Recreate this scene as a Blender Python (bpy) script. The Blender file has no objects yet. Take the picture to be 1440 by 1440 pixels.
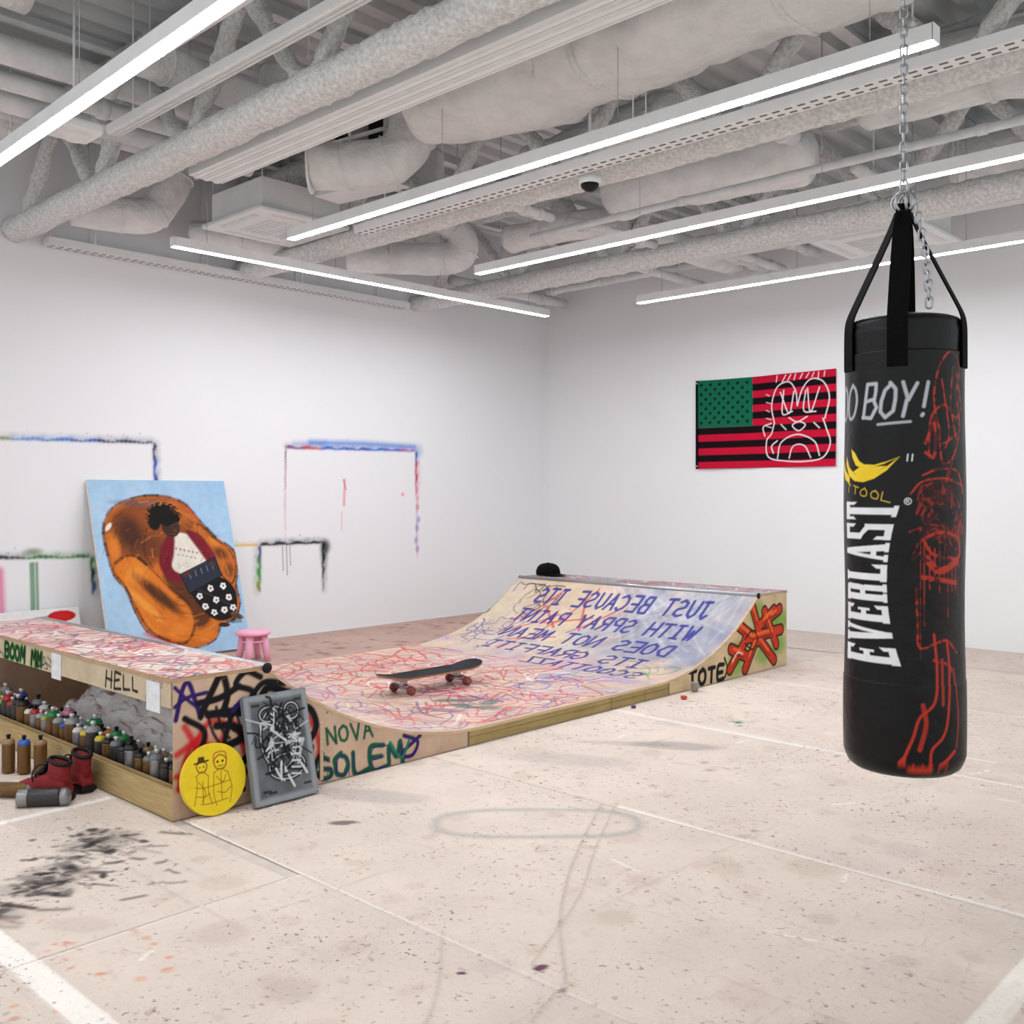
import bpy, bmesh, math, random
import numpy as np
from mathutils import Vector, Matrix, noise as mnoise
rng=np.random.default_rng(7); random.seed(7)
scn=bpy.context.scene; COL=scn.collection

# ------------------------------------------------------------ helpers
def s2l(c):
    c=np.array(c,float)/255.0
    return np.where(c<=.04045,c/12.92,((c+.055)/1.055)**2.4)
def smooth(pts,n=8,closed=False):
    p=[np.array(q,float) for q in pts]
    if closed: p=[p[-1]]+p+[p[0],p[1]]
    else: p=[2*p[0]-p[1]]+p+[2*p[-1]-p[-2]]
    out=[]
    for i in range(1,len(p)-2):
        for k in range(n):
            t=k/n
            out.append(.5*((2*p[i])+(-p[i-1]+p[i+1])*t+(2*p[i-1]-5*p[i]+4*p[i+1]-p[i+2])*t*t+(-p[i-1]+3*p[i]-3*p[i+1]+p[i+2])*t**3))
    if not closed: out.append(p[-2])
    return out
def inside(p,poly):
    x,y=p; c=False; n=len(poly)
    for i in range(n):
        a,b=poly[i],poly[i-1]
        if (a[1]>y)!=(b[1]>y) and x<(b[0]-a[0])*(y-a[1])/(b[1]-a[1])+a[0]: c=not c
    return c
def _base(name):
    m=bpy.data.materials.new(name); m.use_nodes=True
    nt=m.node_tree; b=nt.nodes['Principled BSDF']; return m,nt,b
def _bump(nt,b,strength,scale,dist=.01,detail=6):
    tc=nt.nodes.new('ShaderNodeTexCoord'); n=nt.nodes.new('ShaderNodeTexNoise'); n.inputs['Scale'].default_value=scale; n.inputs['Detail'].default_value=detail
    bp=nt.nodes.new('ShaderNodeBump'); bp.inputs['Strength'].default_value=strength; bp.inputs['Distance'].default_value=dist
    nt.links.new(tc.outputs['Object'],n.inputs['Vector']); nt.links.new(n.outputs['Fac'],bp.inputs['Height']); nt.links.new(bp.outputs['Normal'],b.inputs['Normal']); return bp
def mat(name,rgb,rough=.5,metal=0,var=.08,scale=8,bump=0,bscale=40,dist=.01,stretch=None,spec=None):
    m,nt,b=_base(name); c=s2l(rgb)
    tc=nt.nodes.new('ShaderNodeTexCoord'); n=nt.nodes.new('ShaderNodeTexNoise'); n.inputs['Scale'].default_value=scale; n.inputs['Detail'].default_value=5
    r=nt.nodes.new('ShaderNodeValToRGB')
    r.color_ramp.elements[0].position=.3; r.color_ramp.elements[1].position=.7
    r.color_ramp.elements[0].color=(*(c*(1-var)),1); r.color_ramp.elements[1].color=(*np.clip(c*(1+var),0,1),1)
    if stretch:
        mp=nt.nodes.new('ShaderNodeMapping'); mp.inputs['Scale'].default_value=stretch
        nt.links.new(tc.outputs['Object'],mp.inputs['Vector']); nt.links.new(mp.outputs['Vector'],n.inputs['Vector'])
    else: nt.links.new(tc.outputs['Object'],n.inputs['Vector'])
    nt.links.new(n.outputs['Fac'],r.inputs['Fac']); nt.links.new(r.outputs['Color'],b.inputs['Base Color'])
    b.inputs['Roughness'].default_value=rough; b.inputs['Metallic'].default_value=metal
    if spec is not None: b.inputs['Specular IOR Level'].default_value=spec
    if bump: _bump(nt,b,bump,bscale,dist)
    return m
def mat_attr(name,rough=.6,var=.06,scale=12,bump=0,bscale=60,speck=0,dist=.01,spscale=45,crease=False,spec=None):
    m,nt,b=_base(name)
    if spec is not None: b.inputs['Specular IOR Level'].default_value=spec
    at=nt.nodes.new('ShaderNodeAttribute'); at.attribute_name='Col'
    tc=nt.nodes.new('ShaderNodeTexCoord'); n=nt.nodes.new('ShaderNodeTexNoise'); n.inputs['Scale'].default_value=scale; n.inputs['Detail'].default_value=8
    n.inputs['Roughness'].default_value=.65
    r=nt.nodes.new('ShaderNodeValToRGB'); r.color_ramp.elements[0].position=.32; r.color_ramp.elements[1].position=.62
    r.color_ramp.elements[0].color=(1-2*var,1-2.2*var,1-2.25*var,1); r.color_ramp.elements[1].color=(1,1,1,1)
    mx=nt.nodes.new('ShaderNodeMix'); mx.data_type='RGBA'; mx.blend_type='MULTIPLY'; mx.inputs[0].default_value=1
    nt.links.new(tc.outputs['Object'],n.inputs['Vector']); nt.links.new(n.outputs['Fac'],r.inputs['Fac'])
    nt.links.new(at.outputs['Color'],mx.inputs[6]); nt.links.new(r.outputs['Color'],mx.inputs[7])
    out=mx.outputs[2]
    def over(out,fac,col):
        m2=nt.nodes.new('ShaderNodeMix'); m2.data_type='RGBA'; m2.blend_type='MIX'
        nt.links.new(fac,m2.inputs[0]); nt.links.new(out,m2.inputs[6]); m2.inputs[7].default_value=(*col,1); return m2.outputs[2]
    if speck:
        pm=nt.nodes.new('ShaderNodeTexNoise'); pm.inputs['Scale'].default_value=1.6; pm.inputs['Detail'].default_value=3; nt.links.new(tc.outputs['Object'],pm.inputs['Vector'])
        pr=nt.nodes.new('ShaderNodeMapRange'); pr.inputs[1].default_value=.40; pr.inputs[2].default_value=.62; pr.inputs[3].default_value=.2; nt.links.new(pm.outputs['Fac'],pr.inputs[0])
        for sc,p0,p1,am,col in ((spscale,.63,.69,speck,(.20,.12,.10)),(spscale*2.6,.62,.69,speck*.6,(.25,.17,.15)),(spscale*.45,.66,.70,speck*.5,(.28,.16,.14)),(9,.60,.72,.16,(.38,.29,.26)),(3.3,.56,.70,.10,(.40,.32,.29))):
            n2=nt.nodes.new('ShaderNodeTexNoise'); n2.inputs['Scale'].default_value=sc; n2.inputs['Detail'].default_value=4
            nt.links.new(tc.outputs['Object'],n2.inputs['Vector'])
            r2=nt.nodes.new('ShaderNodeMapRange'); r2.inputs[1].default_value=p0; r2.inputs[2].default_value=p1; r2.inputs[4].default_value=am
            nt.links.new(n2.outputs['Fac'],r2.inputs[0])
            mu=nt.nodes.new('ShaderNodeMath'); mu.operation='MULTIPLY'; nt.links.new(r2.outputs[0],mu.inputs[0]); nt.links.new(pr.outputs[0],mu.inputs[1])
            out=over(out,mu.outputs[0],col)
    bp=None
    if bump: bp=_bump(nt,b,bump,bscale,dist)
    if crease:
        last=bp
        # fine fabric crumple: many short anisotropic folds, no colour
        for sc,st,ds,w,ax in ((5.5,.35,.010,.08,(.35,1,1)),(5.0,.35,.010,.08,(1,.35,1)),(14,.5,.005,.12,(1,.6,1)),(30,.4,.003,.14,(.7,1,1))):
            mp=nt.nodes.new('ShaderNodeMapping'); mp.inputs['Scale'].default_value=ax; mp.inputs['Rotation'].default_value=(0,0,sc*.05)
            nt.links.new(tc.outputs['Object'],mp.inputs['Vector'])
            nz=nt.nodes.new('ShaderNodeTexNoise'); nz.inputs['Scale'].default_value=sc; nz.inputs['Detail'].default_value=1.5; nz.inputs['Roughness'].default_value=.4
            nt.links.new(mp.outputs['Vector'],nz.inputs['Vector'])
            sb=nt.nodes.new('ShaderNodeMath'); sb.operation='SUBTRACT'; sb.inputs[1].default_value=.5; nt.links.new(nz.outputs['Fac'],sb.inputs[0])
            ab=nt.nodes.new('ShaderNodeMath'); ab.operation='ABSOLUTE'; nt.links.new(sb.outputs[0],ab.inputs[0])
            rr=nt.nodes.new('ShaderNodeMapRange'); rr.inputs[1].default_value=0; rr.inputs[2].default_value=w; rr.inputs[3].default_value=1; rr.inputs[4].default_value=0
            nt.links.new(ab.outputs[0],rr.inputs[0])
            b2=nt.nodes.new('ShaderNodeBump'); b2.inputs['Strength'].default_value=st; b2.inputs['Distance'].default_value=ds
            nt.links.new(rr.outputs[0],b2.inputs['Height'])
            if last: nt.links.new(last.outputs['Normal'],b2.inputs['Normal'])
            last=b2
        nt.links.new(last.outputs['Normal'],b.inputs['Normal'])
    nt.links.new(out,b.inputs['Base Color']); b.inputs['Roughness'].default_value=rough
    return m
def emis(name,rgb,st):
    m,nt,b=_base(name); c=s2l(rgb)
    b.inputs['Base Color'].default_value=(*c,1); b.inputs['Emission Color'].default_value=(*c,1); b.inputs['Emission Strength'].default_value=st
    return m
class MB:
    def __init__(s): s.v=[]; s.f=[]; s.m=[]; s.s=[]
    def add(s,verts,faces,mi=0,sm=False,M=None):
        o=len(s.v)
        for p in verts:
            p=Vector(p)
            if M is not None: p=M@p
            s.v.append(tuple(p))
        for f in faces: s.f.append(tuple(i+o for i in f)); s.m.append(mi); s.s.append(sm)
        return s
    def box(s,c,d,mi=0,bev=.0,M=None):
        bm=bmesh.new(); bmesh.ops.create_cube(bm,size=1)
        for v in bm.verts: v.co=Vector((v.co.x*d[0]+c[0],v.co.y*d[1]+c[1],v.co.z*d[2]+c[2]))
        if bev: bmesh.ops.bevel(bm,geom=list(bm.edges),offset=bev,segments=2,profile=.5,affect='EDGES')
        bm.verts.index_update()
        s.add([v.co[:] for v in bm.verts],[[v.index for v in f.verts] for f in bm.faces],mi,False,M); bm.free(); return s
    def loft(s,rings,mi=0,closed=False,caps=True,sm=True,M=None):
        n=len(rings[0]); V=[p for r in rings for p in r]; F=[]; R=len(rings)
        for i in range(R if closed else R-1):
            a=i*n; b=((i+1)%R)*n
            for k in range(n): F.append((a+k,a+(k+1)%n,b+(k+1)%n,b+k))
        if caps and not closed: F.append(tuple(range(n))[::-1]); F.append(tuple((R-1)*n+k for k in range(n)))
        return s.add(V,F,mi,sm,M)
    def tube(s,pts,r,mi=0,seg=12,closed=False,caps=True,rough=0,M=None,flat=None,lump=0):
        pts=[Vector(p) for p in pts]; N=len(pts); rings=[]; up=None
        for i in range(N):
            a=pts[(i-1)%N] if (closed or i>0) else pts[i]; b=pts[(i+1)%N] if (closed or i<N-1) else pts[i]
            t=(b-a).normalized()
            if up is None:
                up=Vector((0,0,1)) if abs(t.z)<.9 else Vector((0,1,0))
            x=up-t*up.dot(t)
            if x.length<1e-4: x=Vector((1,0,0))-t*t.x
            x.normalize(); y=t.cross(x); up=x
            rr=r[i] if hasattr(r,'__len__') else r
            ring=[]
            for k in range(seg):
                an=2*math.pi*k/seg; q=rr+(random.gauss(0,rough) if rough else 0)
                fx,fy=(flat if flat else (1,1))
                p=pts[i]+x*(math.cos(an)*q*fx)+y*(math.sin(an)*q*fy)
                if lump: p=p+(p-pts[i])*(lump*(mnoise.noise(p*2.6)*1.0+mnoise.noise(p*6.5)*.5))
                ring.append(tuple(p))
            rings.append(ring)
        return s.loft(rings,mi,closed,caps,True,M)
    def lathe(s,prof,seg=24,mi=0,M=None,sm=True):
        rings=[[(r*math.cos(2*math.pi*k/seg),r*math.sin(2*math.pi*k/seg),z) for k in range(seg)] for r,z in prof]
        return s.loft(rings,mi,False,True,sm,M)
    def build(s,name,mats,parent=None,off=(0,0,0),loc=(0,0,0),label=None,cat=None,kind=None,rot=None):
        me=bpy.data.meshes.new(name); o=Vector(off)
        me.from_pydata([tuple(Vector(v)-o) for v in s.v],[],s.f)
        for m in (mats if isinstance(mats,(list,tuple)) else [mats]): me.materials.append(m)
        me.polygons.foreach_set('material_index',s.m); me.polygons.foreach_set('use_smooth',s.s); me.update()
        ob=bpy.data.objects.new(name,me); COL.objects.link(ob)
        if parent: ob.parent=parent
        ob.location=loc if any(loc) else (tuple(o) if not parent else (0,0,0))
        if rot: ob.rotation_euler=rot
        meta(ob,label,cat,kind); return ob
def meta(ob,label=None,cat=None,kind=None,group=None):
    if label: ob['label']=label
    if cat: ob['category']=cat
    if kind: ob['kind']=kind
    if group: ob['group']=group
def empty(name,loc,label,cat,rot=(0,0,0),group=None,scale=1):
    e=bpy.data.objects.new(name,None); e.empty_display_size=.1; COL.objects.link(e); e.location=loc; e.rotation_euler=rot; e.scale=(scale,)*3
    meta(e,label,cat,None,group); return e
def gridmesh(name,P,C,m,parent=None,mask=None,loc=(0,0,0),label=None,cat=None,kind=None,sm=True,rot=None,extra=None):
    ny,nx=P.shape[:2]; me=bpy.data.meshes.new(name)
    idx=np.arange(ny*nx).reshape(ny,nx)
    F=np.stack([idx[:-1,:-1],idx[:-1,1:],idx[1:,1:],idx[1:,:-1]],-1)
    F=F[mask] if mask is not None else F.reshape(-1,4)
    V=P.reshape(-1,3); Cc=C.reshape(-1,3)
    if extra is not None:
        ev,ef,ec=extra; F=np.concatenate([F,np.array(ef)+len(V)]); V=np.concatenate([V,np.array(ev,float)]); Cc=np.concatenate([Cc,np.tile(ec,(len(ev),1))])
    nf=len(F)
    me.vertices.add(len(V)); me.vertices.foreach_set('co',V.ravel())
    me.loops.add(nf*4); me.loops.foreach_set('vertex_index',F.ravel().astype(np.int32))
    me.polygons.add(nf); me.polygons.foreach_set('loop_start',(np.arange(nf)*4).astype(np.int32)); 
    me.update(calc_edges=True)
    if sm and extra is None: me.polygons.foreach_set('use_smooth',np.ones(nf,bool))
    ca=me.color_attributes.new('Col','FLOAT_COLOR','POINT')
    ca.data.foreach_set('color',np.concatenate([Cc,np.ones((len(V),1))],1).ravel().astype(np.float32))
    me.materials.append(m); me.validate(); me.update()
    ob=bpy.data.objects.new(name,me); COL.objects.link(ob); ob.location=loc
    if rot: ob.rotation_euler=rot
    if parent: ob.parent=parent
    meta(ob,label,cat,kind); return ob
def vnoise(us,vs,sc,seed=0):
    r=np.random.default_rng(seed); x=(us-us[0])/sc; y=(vs-vs[0])/sc
    L=r.random((int(y.max())+3,int(x.max())+3)); xi=x.astype(int); yi=y.astype(int)
    fx=x-xi; fy=y-yi; fx=fx*fx*(3-2*fx); fy=fy*fy*(3-2*fy)
    a=L[np.ix_(yi,xi)]; b=L[np.ix_(yi,xi+1)]; c=L[np.ix_(yi+1,xi)]; d=L[np.ix_(yi+1,xi+1)]
    FX=fx[None,:]; FY=fy[:,None]
    return (a*(1-FX)+b*FX)*(1-FY)+(c*(1-FX)+d*FX)*FY
class Paint:
    def __init__(s,us,vs,base):
        s.us=np.asarray(us,float); s.vs=np.asarray(vs,float)
        s.C=np.tile(s2l(base),(len(s.vs),len(s.us),1)); s.H=np.zeros((len(s.vs),len(s.us)))
    def sl(s,x0,x1,y0,y1):
        return (np.searchsorted(s.us,x0),np.searchsorted(s.us,x1),np.searchsorted(s.vs,y0),np.searchsorted(s.vs,y1))
    def mask(s,pts,w,soft):
        pts=np.array([p[:2] for p in pts],float); pad=w/2+soft
        i0,i1,j0,j1=s.sl(pts[:,0].min()-pad,pts[:,0].max()+pad,pts[:,1].min()-pad,pts[:,1].max()+pad)
        if i1<=i0 or j1<=j0: return None
        A=np.zeros((j1-j0,i1-i0))
        for a,b in zip(pts[:-1],pts[1:]):
            k0,k1,l0,l1=s.sl(min(a[0],b[0])-pad,max(a[0],b[0])+pad,min(a[1],b[1])-pad,max(a[1],b[1])+pad)
            if k1<=k0 or l1<=l0: continue
            U=s.us[k0:k1][None,:]-a[0]; V=s.vs[l0:l1][:,None]-a[1]; d=b-a; L=max(d@d,1e-12)
            t=np.clip((U*d[0]+V*d[1])/L,0,1); D=np.hypot(U-t*d[0],V-t*d[1])
            al=np.clip((w/2+soft-D)/(2*soft),0,1); al=al*al*(3-2*al)
            sub=A[l0-j0:l1-j0,k0-i0:k1-i0]; np.maximum(sub,al,out=sub)
        return (slice(j0,j1),slice(i0,i1)),A
    def apply(s,r,col,a=1):
        if r is None: return
        q,A=r; A=(A*a)[...,None]; s.C[q]=s.C[q]*(1-A)+s2l(col)*A
    def stroke(s,pts,w,col,a=1,soft=.004): s.apply(s.mask(pts,w,soft),col,a)
    def crv(s,pts,w,col,a=1,soft=.004,closed=False): s.stroke(smooth(pts,7,closed)+([pts[0]] if closed else []),w,col,a,soft)
    def ridge(s,pts,w,h,soft=None):
        r=s.mask(pts,w,soft or w/2)
        if r: s.H[r[0]]+=r[1]*h
    def poly(s,pts,col,a=1,soft=.004):
        pts=np.array(pts,float)
        i0,i1,j0,j1=s.sl(pts[:,0].min()-soft,pts[:,0].max()+soft,pts[:,1].min()-soft,pts[:,1].max()+soft)
        if i1<=i0 or j1<=j0: return
        U=s.us[i0:i1][None,:]+0*s.vs[j0:j1][:,None]; V=s.vs[j0:j1][:,None]+0*U
        ins=np.zeros(U.shape,bool); D=np.full(U.shape,9.)
        for p,q in zip(pts,np.roll(pts,-1,0)):
            c=((p[1]>V)!=(q[1]>V))
            with np.errstate(all='ignore'): xx=(q[0]-p[0])*(V-p[1])/((q[1]-p[1]) if q[1]!=p[1] else 1e-9)+p[0]
            ins^=c&(U<xx)
            d=q-p; L=max(d@d,1e-12); t=np.clip(((U-p[0])*d[0]+(V-p[1])*d[1])/L,0,1)
            D=np.minimum(D,np.hypot(U-p[0]-t*d[0],V-p[1]-t*d[1]))
        sd=np.where(ins,D,-D); s.apply(((slice(j0,j1),slice(i0,i1)),np.clip(.5+sd/(2*soft),0,1)),col,a)
    def ell(s,c,rx,ry,col,a=1,soft=.15,rot=0):
        R=max(rx,ry)*(1+soft); i0,i1,j0,j1=s.sl(c[0]-R,c[0]+R,c[1]-R,c[1]+R)
        if i1<=i0 or j1<=j0: return
        U=s.us[i0:i1][None,:]-c[0]; V=s.vs[j0:j1][:,None]-c[1]; cs,sn=math.cos(rot),math.sin(rot)
        q=np.hypot((U*cs+V*sn)/rx,(-U*sn+V*cs)/ry); A=np.clip((1+soft-q)/(2*soft),0,1); A=A*A*(3-2*A)
        s.apply(((slice(j0,j1),slice(i0,i1)),A),col,a)
    def text(s,t,o,dx,up,w,h,gap,lw,col,a=1,jit=0,soft=.003,rnd=None,curvy=False):
        o=np.array(o,float); dx=np.array(dx,float); up=np.array(up,float); r=rnd or random
        for i,ch in enumerate(t):
            for st in FONT.get(ch,[]):
                pts=[o+dx*(i*(w+gap)+x*w+r.uniform(-jit,jit))+up*(y*h+r.uniform(-jit,jit)) for x,y in st]
                if curvy and len(pts)>2: pts=smooth(pts,5)
                s.stroke(pts,lw,col,a,soft)
FONT={'A':[[(0,0),(.5,1),(1,0)],[(.2,.4),(.8,.4)]],'B':[[(0,0),(0,1),(.7,1),(.85,.8),(.7,.55),(0,.52)],[(.7,.55),(1,.3),(.75,0),(0,0)]],
'C':[[(1,.85),(.6,1),(.15,.8),(0,.5),(.15,.2),(.6,0),(1,.15)]],'D':[[(0,0),(0,1),(.6,.95),(1,.5),(.6,.05),(0,0)]],
'E':[[(1,1),(0,1),(0,0),(1,0)],[(0,.5),(.8,.5)]],'F':[[(1,1),(0,1),(0,0)],[(0,.5),(.8,.5)]],
'G':[[(1,.85),(.6,1),(.15,.8),(0,.5),(.15,.2),(.6,0),(1,.15),(1,.45),(.6,.45)]],'H':[[(0,0),(0,1)],[(1,0),(1,1)],[(0,.5),(1,.5)]],
'I':[[(.5,0),(.5,1)],[(.15,1),(.85,1)],[(.15,0),(.85,0)]],'J':[[(.1,.2),(.4,0),(.7,.2),(.7,1)],[(.3,1),(1,1)]],'K':[[(0,0),(0,1)],[(1,1),(0,.45),(1,0)]],
'L':[[(0,1),(0,0),(1,0)]],'M':[[(0,0),(.1,1),(.5,.4),(.9,1),(1,0)]],'N':[[(0,0),(0,1),(1,0),(1,1)]],
'O':[[(.5,1),(.12,.82),(0,.5),(.12,.15),(.5,0),(.88,.15),(1,.5),(.88,.82),(.5,1)]],'P':[[(0,0),(0,1),(.75,1),(1,.77),(.75,.5),(0,.5)]],
'Q':[[(.5,1),(0,.5),(.5,0),(1,.5),(.5,1)],[(.6,.3),(1,0)]],'R':[[(0,0),(0,1),(.75,1),(1,.77),(.75,.5),(0,.5)],[(.5,.5),(1,0)]],
'S':[[(.95,.88),(.55,1),(.1,.85),(.15,.6),(.85,.42),(.95,.15),(.5,0),(.03,.12)]],'T':[[(0,1),(1,1)],[(.5,1),(.5,0)]],
'U':[[(0,1),(0,.25),(.4,0),(.8,.2),(1,1)]],'V':[[(0,1),(.5,0),(1,1)]],'W':[[(0,1),(.25,0),(.5,.7),(.75,0),(1,1)]],'X':[[(0,0),(1,1)],[(0,1),(1,0)]],
'Y':[[(0,1),(.5,.5),(1,1)],[(.5,.5),(.4,0)]],'Z':[[(0,1),(1,1),(0,0),(1,0)]],'!':[[(.5,1),(.4,.3)],[(.35,.06),(.37,.02)]]}
def scribble(P,box,n,w,col,a=.8,size=.3,rnd=random,soft=.004,loops=6):
    for _ in range(n):
        x=rnd.uniform(box[0],box[1]); y=rnd.uniform(box[2],box[3]); ang=rnd.uniform(0,6.28); pts=[(x,y)]
        for k in range(rnd.randint(3,loops)):
            ang+=rnd.uniform(-2.0,2.0); st=size*rnd.uniform(.3,1)
            x=min(max(x+math.cos(ang)*st,box[0]),box[1]); y=min(max(y+math.sin(ang)*st,box[2]),box[3]); pts.append((x,y))
        P.crv(pts,w*rnd.uniform(.7,1.3),col,a,soft)

# ------------------------------------------------------------ materials
M_wall=mat_attr('wall_paint',.85,.003,3,bump=.05,bscale=150,spec=.2)
M_wallp=mat('white_wall_paint',(237,238,239),.85,var=.008,scale=2,spec=.2)
M_floor=mat('concrete_floor',(200,188,178),.7,var=.1,bump=.1)
M_cloth=mat_attr('canvas_cloth',.92,.045,2.0,bump=.3,bscale=30,speck=.85,dist=.008,spscale=38,crease=True,spec=.1)
M_fire=mat('fireproofed_steel',(224,225,223),.98,var=.20,scale=42,bump=1,bscale=60,dist=.018,spec=.1)
M_deck=mat('corrugated_steel',(202,205,206),.9,var=.1,scale=2,bump=.1,spec=.1)
M_duct=mat('painted_duct_wrap',(230,231,230),.98,var=.07,scale=6,bump=.9,bscale=10,dist=.05,spec=.08)
M_pipe=mat('painted_pipe',(222,224,224),.95,var=.09,scale=8,bump=.4,bscale=25,spec=.1)
M_white=mat('white_metal',(232,234,234),.6,var=.03,spec=.25)
M_dark=mat('dark_void',(22,22,23),.8,var=.2)
M_led=emis('led_diffuser',(248,250,255),51)
M_steel=mat('galvanised_steel',(170,172,175),.3,metal=.9,var=.1,scale=60)
M_ply=mat('plywood',(202,175,144),.7,var=.12,scale=5,stretch=(1,1,9),bump=.1)
M_pine=mat('pine_board',(182,157,108),.65,var=.2,scale=6,stretch=(1,1,14),bump=.15)
M_ramp=mat_attr('painted_plywood',.45,.10,6,bump=.12,bscale=35,spec=.35)
M_side=mat_attr('painted_side_plywood',.7,.10,5,bump=.12,bscale=35,spec=.2)
M_canvas=mat_attr('painted_canvas',.7,.05,14,bump=.25,bscale=120,spec=.2)
M_cedge=mat('raw_canvas_edge',(228,226,220),.8,var=.03)
M_bag=mat_attr('black_vinyl',.34,.05,10,bump=.35,bscale=9,dist=.02,spec=.26)
M_web=mat('black_webbing',(9,9,10),.85,var=.2,scale=80,bump=.4,bscale=300,spec=.1)
M_flag=mat_attr('flag_fabric',.85,.05,30,bump=.2,bscale=200,spec=.1)
M_blk=mat('black_rubber',(16,16,18),.6,var=.2,spec=.3)
M_grip=mat('grip_tape',(40,42,45),.85,var=.35,scale=6,bump=.4,bscale=300,spec=.2)
M_maple=mat('maple_ply',(160,110,76),.5,var=.1)
M_wheel=mat('maroon_wheel',(120,52,50),.45,var=.1)
M_pink=mat('pink_plastic',(242,172,198),.4,var=.04)
M_redl=mat('red_nubuck',(128,18,22),.75,var=.15,scale=30,bump=.3,bscale=90)
M_gold=mat('gold_can_metal',(118,88,54),.38,metal=.5,var=.18,spec=.3)
M_silver=mat('silver_can_metal',(140,140,140),.35,metal=.6,var=.12)
M_blackcan=mat('black_can_paint',(44,42,42),.4,var=.2)
M_wht=mat('white_plastic',(228,228,226),.4,var=.02)

# ------------------------------------------------------------ room (walls behind the viewer left out so world light fills the space)
XL,YR,ZC=-8.95,10.13,4.75; XE,YN=3.5,-3.2
MB().add([(XL,YN,0),(XE,YN,0),(XE,YR,0),(XL,YR,0)],[(0,1,2,3)]).build('floor',M_floor,kind='structure',label='concrete floor under the drop cloths')
def axis(a,b,roi,fine,coarse):
    q=list(np.arange(a,roi[0],coarse))+list(np.arange(roi[0],roi[1],fine))+list(np.arange(roi[1],b,coarse))+[b]
    return np.array(sorted(set(np.round(q,4))))
us=axis(YN,YR,(2.3,8.3),.010,.5); vs=axis(0,ZC,(.2,2.3),.010,.4)
P=Paint(us,vs,(236,237,239)); R=random.Random(3)
def spray_line(a,b,cols,w=.03,al=.8,out=(0,1)):
    a=np.array(a,float); b=np.array(b,float); out=np.array(out,float); n=len(cols); seg=n*6
    pts=[a+(b-a)*i/seg+out*R.uniform(-.002,.004) for i in range(seg+1)]
    for i,c in enumerate(cols):
        pp=[a+(b-a)*i/n+out*w*1.1,a+(b-a)*(i+1)/n+out*w*1.1]; P.stroke(pp,w*1.3,c,al*.42,w*1.4)
    for i in range(seg):
        c=cols[min(i//6,n-1)]; ww=w*(1+.35*math.sin(i*.9+w*50))*R.uniform(.8,1.2); o=out*ww*.5
        P.stroke([pts[i]+o,pts[i+1]+o],ww*.7,c,al*R.uniform(.85,1),soft=.013)
    for k in range(seg):   # stray spray mist
        t=R.random(); q=a+(b-a)*t+out*abs(R.gauss(0,w*1.5)); P.ell(tuple(q),.006,.006,cols[min(int(t*n),n-1)],al*.5,.6)
blue=(40,84,175); dk=(24,34,84); gr=(48,136,60); yl=(205,180,60); pk=(205,80,140); rd=(196,45,60); bk=(24,28,34)
spray_line((2.5,1.95),(4.5,1.975),[pk,dk,(140,150,110),(110,150,210),(80,130,205),blue,dk,dk],.030,.9)
spray_line((4.51,1.975),(4.52,1.55),[dk,blue,(60,80,160)],.034,.85,(1,0))
spray_line((6.0,1.975),(7.78,2.0),[(120,60,130),rd,(50,100,190),(30,90,190),blue,(40,110,200),(60,90,190),(170,90,150)],.034,.85)
P.stroke([(6.3,2.055),(7.0,2.07),(7.78,2.06)],.05,(40,124,214),.85,.045); P.stroke([(6.1,2.04),(6.5,2.06)],.03,(60,130,210),.5,.05); P.ell((7.85,2.02),.06,.07,(60,150,210),.35,.8)
spray_line((6.0,1.97),(5.99,1.35),[(110,40,80),(190,120,150),(218,180,192)],.012,.85,(-1,0))
spray_line((7.79,2.0),(7.79,1.5),[blue,rd,(200,60,110),(215,130,160)],.034,.8,(1,0))
spray_line((7.8,1.4),(7.81,.75),[(160,150,200),(150,130,190),(228,160,170)],.022,.45,(1,0))
for z_ in (1.45,1.35,1.2,1.1,.95,.85): P.ell((7.82+R.gauss(0,.02),z_),.026,.04,R.choice([(225,110,130),(150,130,200),(230,140,150)]),.65,.6)
spray_line((5.99,1.35),(6.0,.9),[(228,160,172),(232,205,210)],.012,.5,(-1,0))
spray_line((5.3,.975),(5.65,.965),[(200,190,90),(235,185,60)],.020,.95)
spray_line((5.70,.963),(6.44,.96),[bk,(20,30,66),bk,bk],.034,1)
spray_line((6.45,.97),(6.45,.45),[bk,bk,(70,70,80),(160,160,170)],.034,.85,(1,0))
spray_line((5.70,.96),(5.69,.5),[(60,60,130),gr,(60,150,60),(130,150,60)],.042,.8,(-1,0))
for dx_,h_ in ((.0,.3),(.04,.2),(-.05,.25)): P.stroke([(6.0+dx_,.95),(6.01+dx_,.95-h_)],.008,bk,.85,.008)
P.ell((6.5,.93),.06,.07,bk,.85,.7); P.ell((6.48,.85),.045,.12,bk,.55,.8)
spray_line((2.5,.96),(3.9,.922),[gr,(30,120,50),bk,(30,120,60),gr],.030,.9)
spray_line((3.91,.92),(3.93,.6),[gr,(24,60,50),(50,90,120)],.036,.85,(1,0))
for y_ in (3.4,3.42,3.45): P.stroke([(y_,.9),(y_+.01,R.uniform(.45,.6))],.018,(30,124,60),.95,.014)
P.stroke([(3.15,.85),(3.17,.35)],.05,(228,90,150),.85,.035); P.ell((3.42,1.0),.07,.03,(90,120,60),.7,.7)
P.stroke([(6.76,1.66),(6.75,1.38)],.022,(228,100,130),.85,.016); P.stroke([(6.74,1.66),(6.78,1.55)],.012,rd,.8,.010)
P.stroke([(6.72,1.3),(6.72,1.1)],.010,(230,150,170),.7,.012); P.ell((7.6,1.5),.024,.02,(242,130,150),.8,.4)
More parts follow.
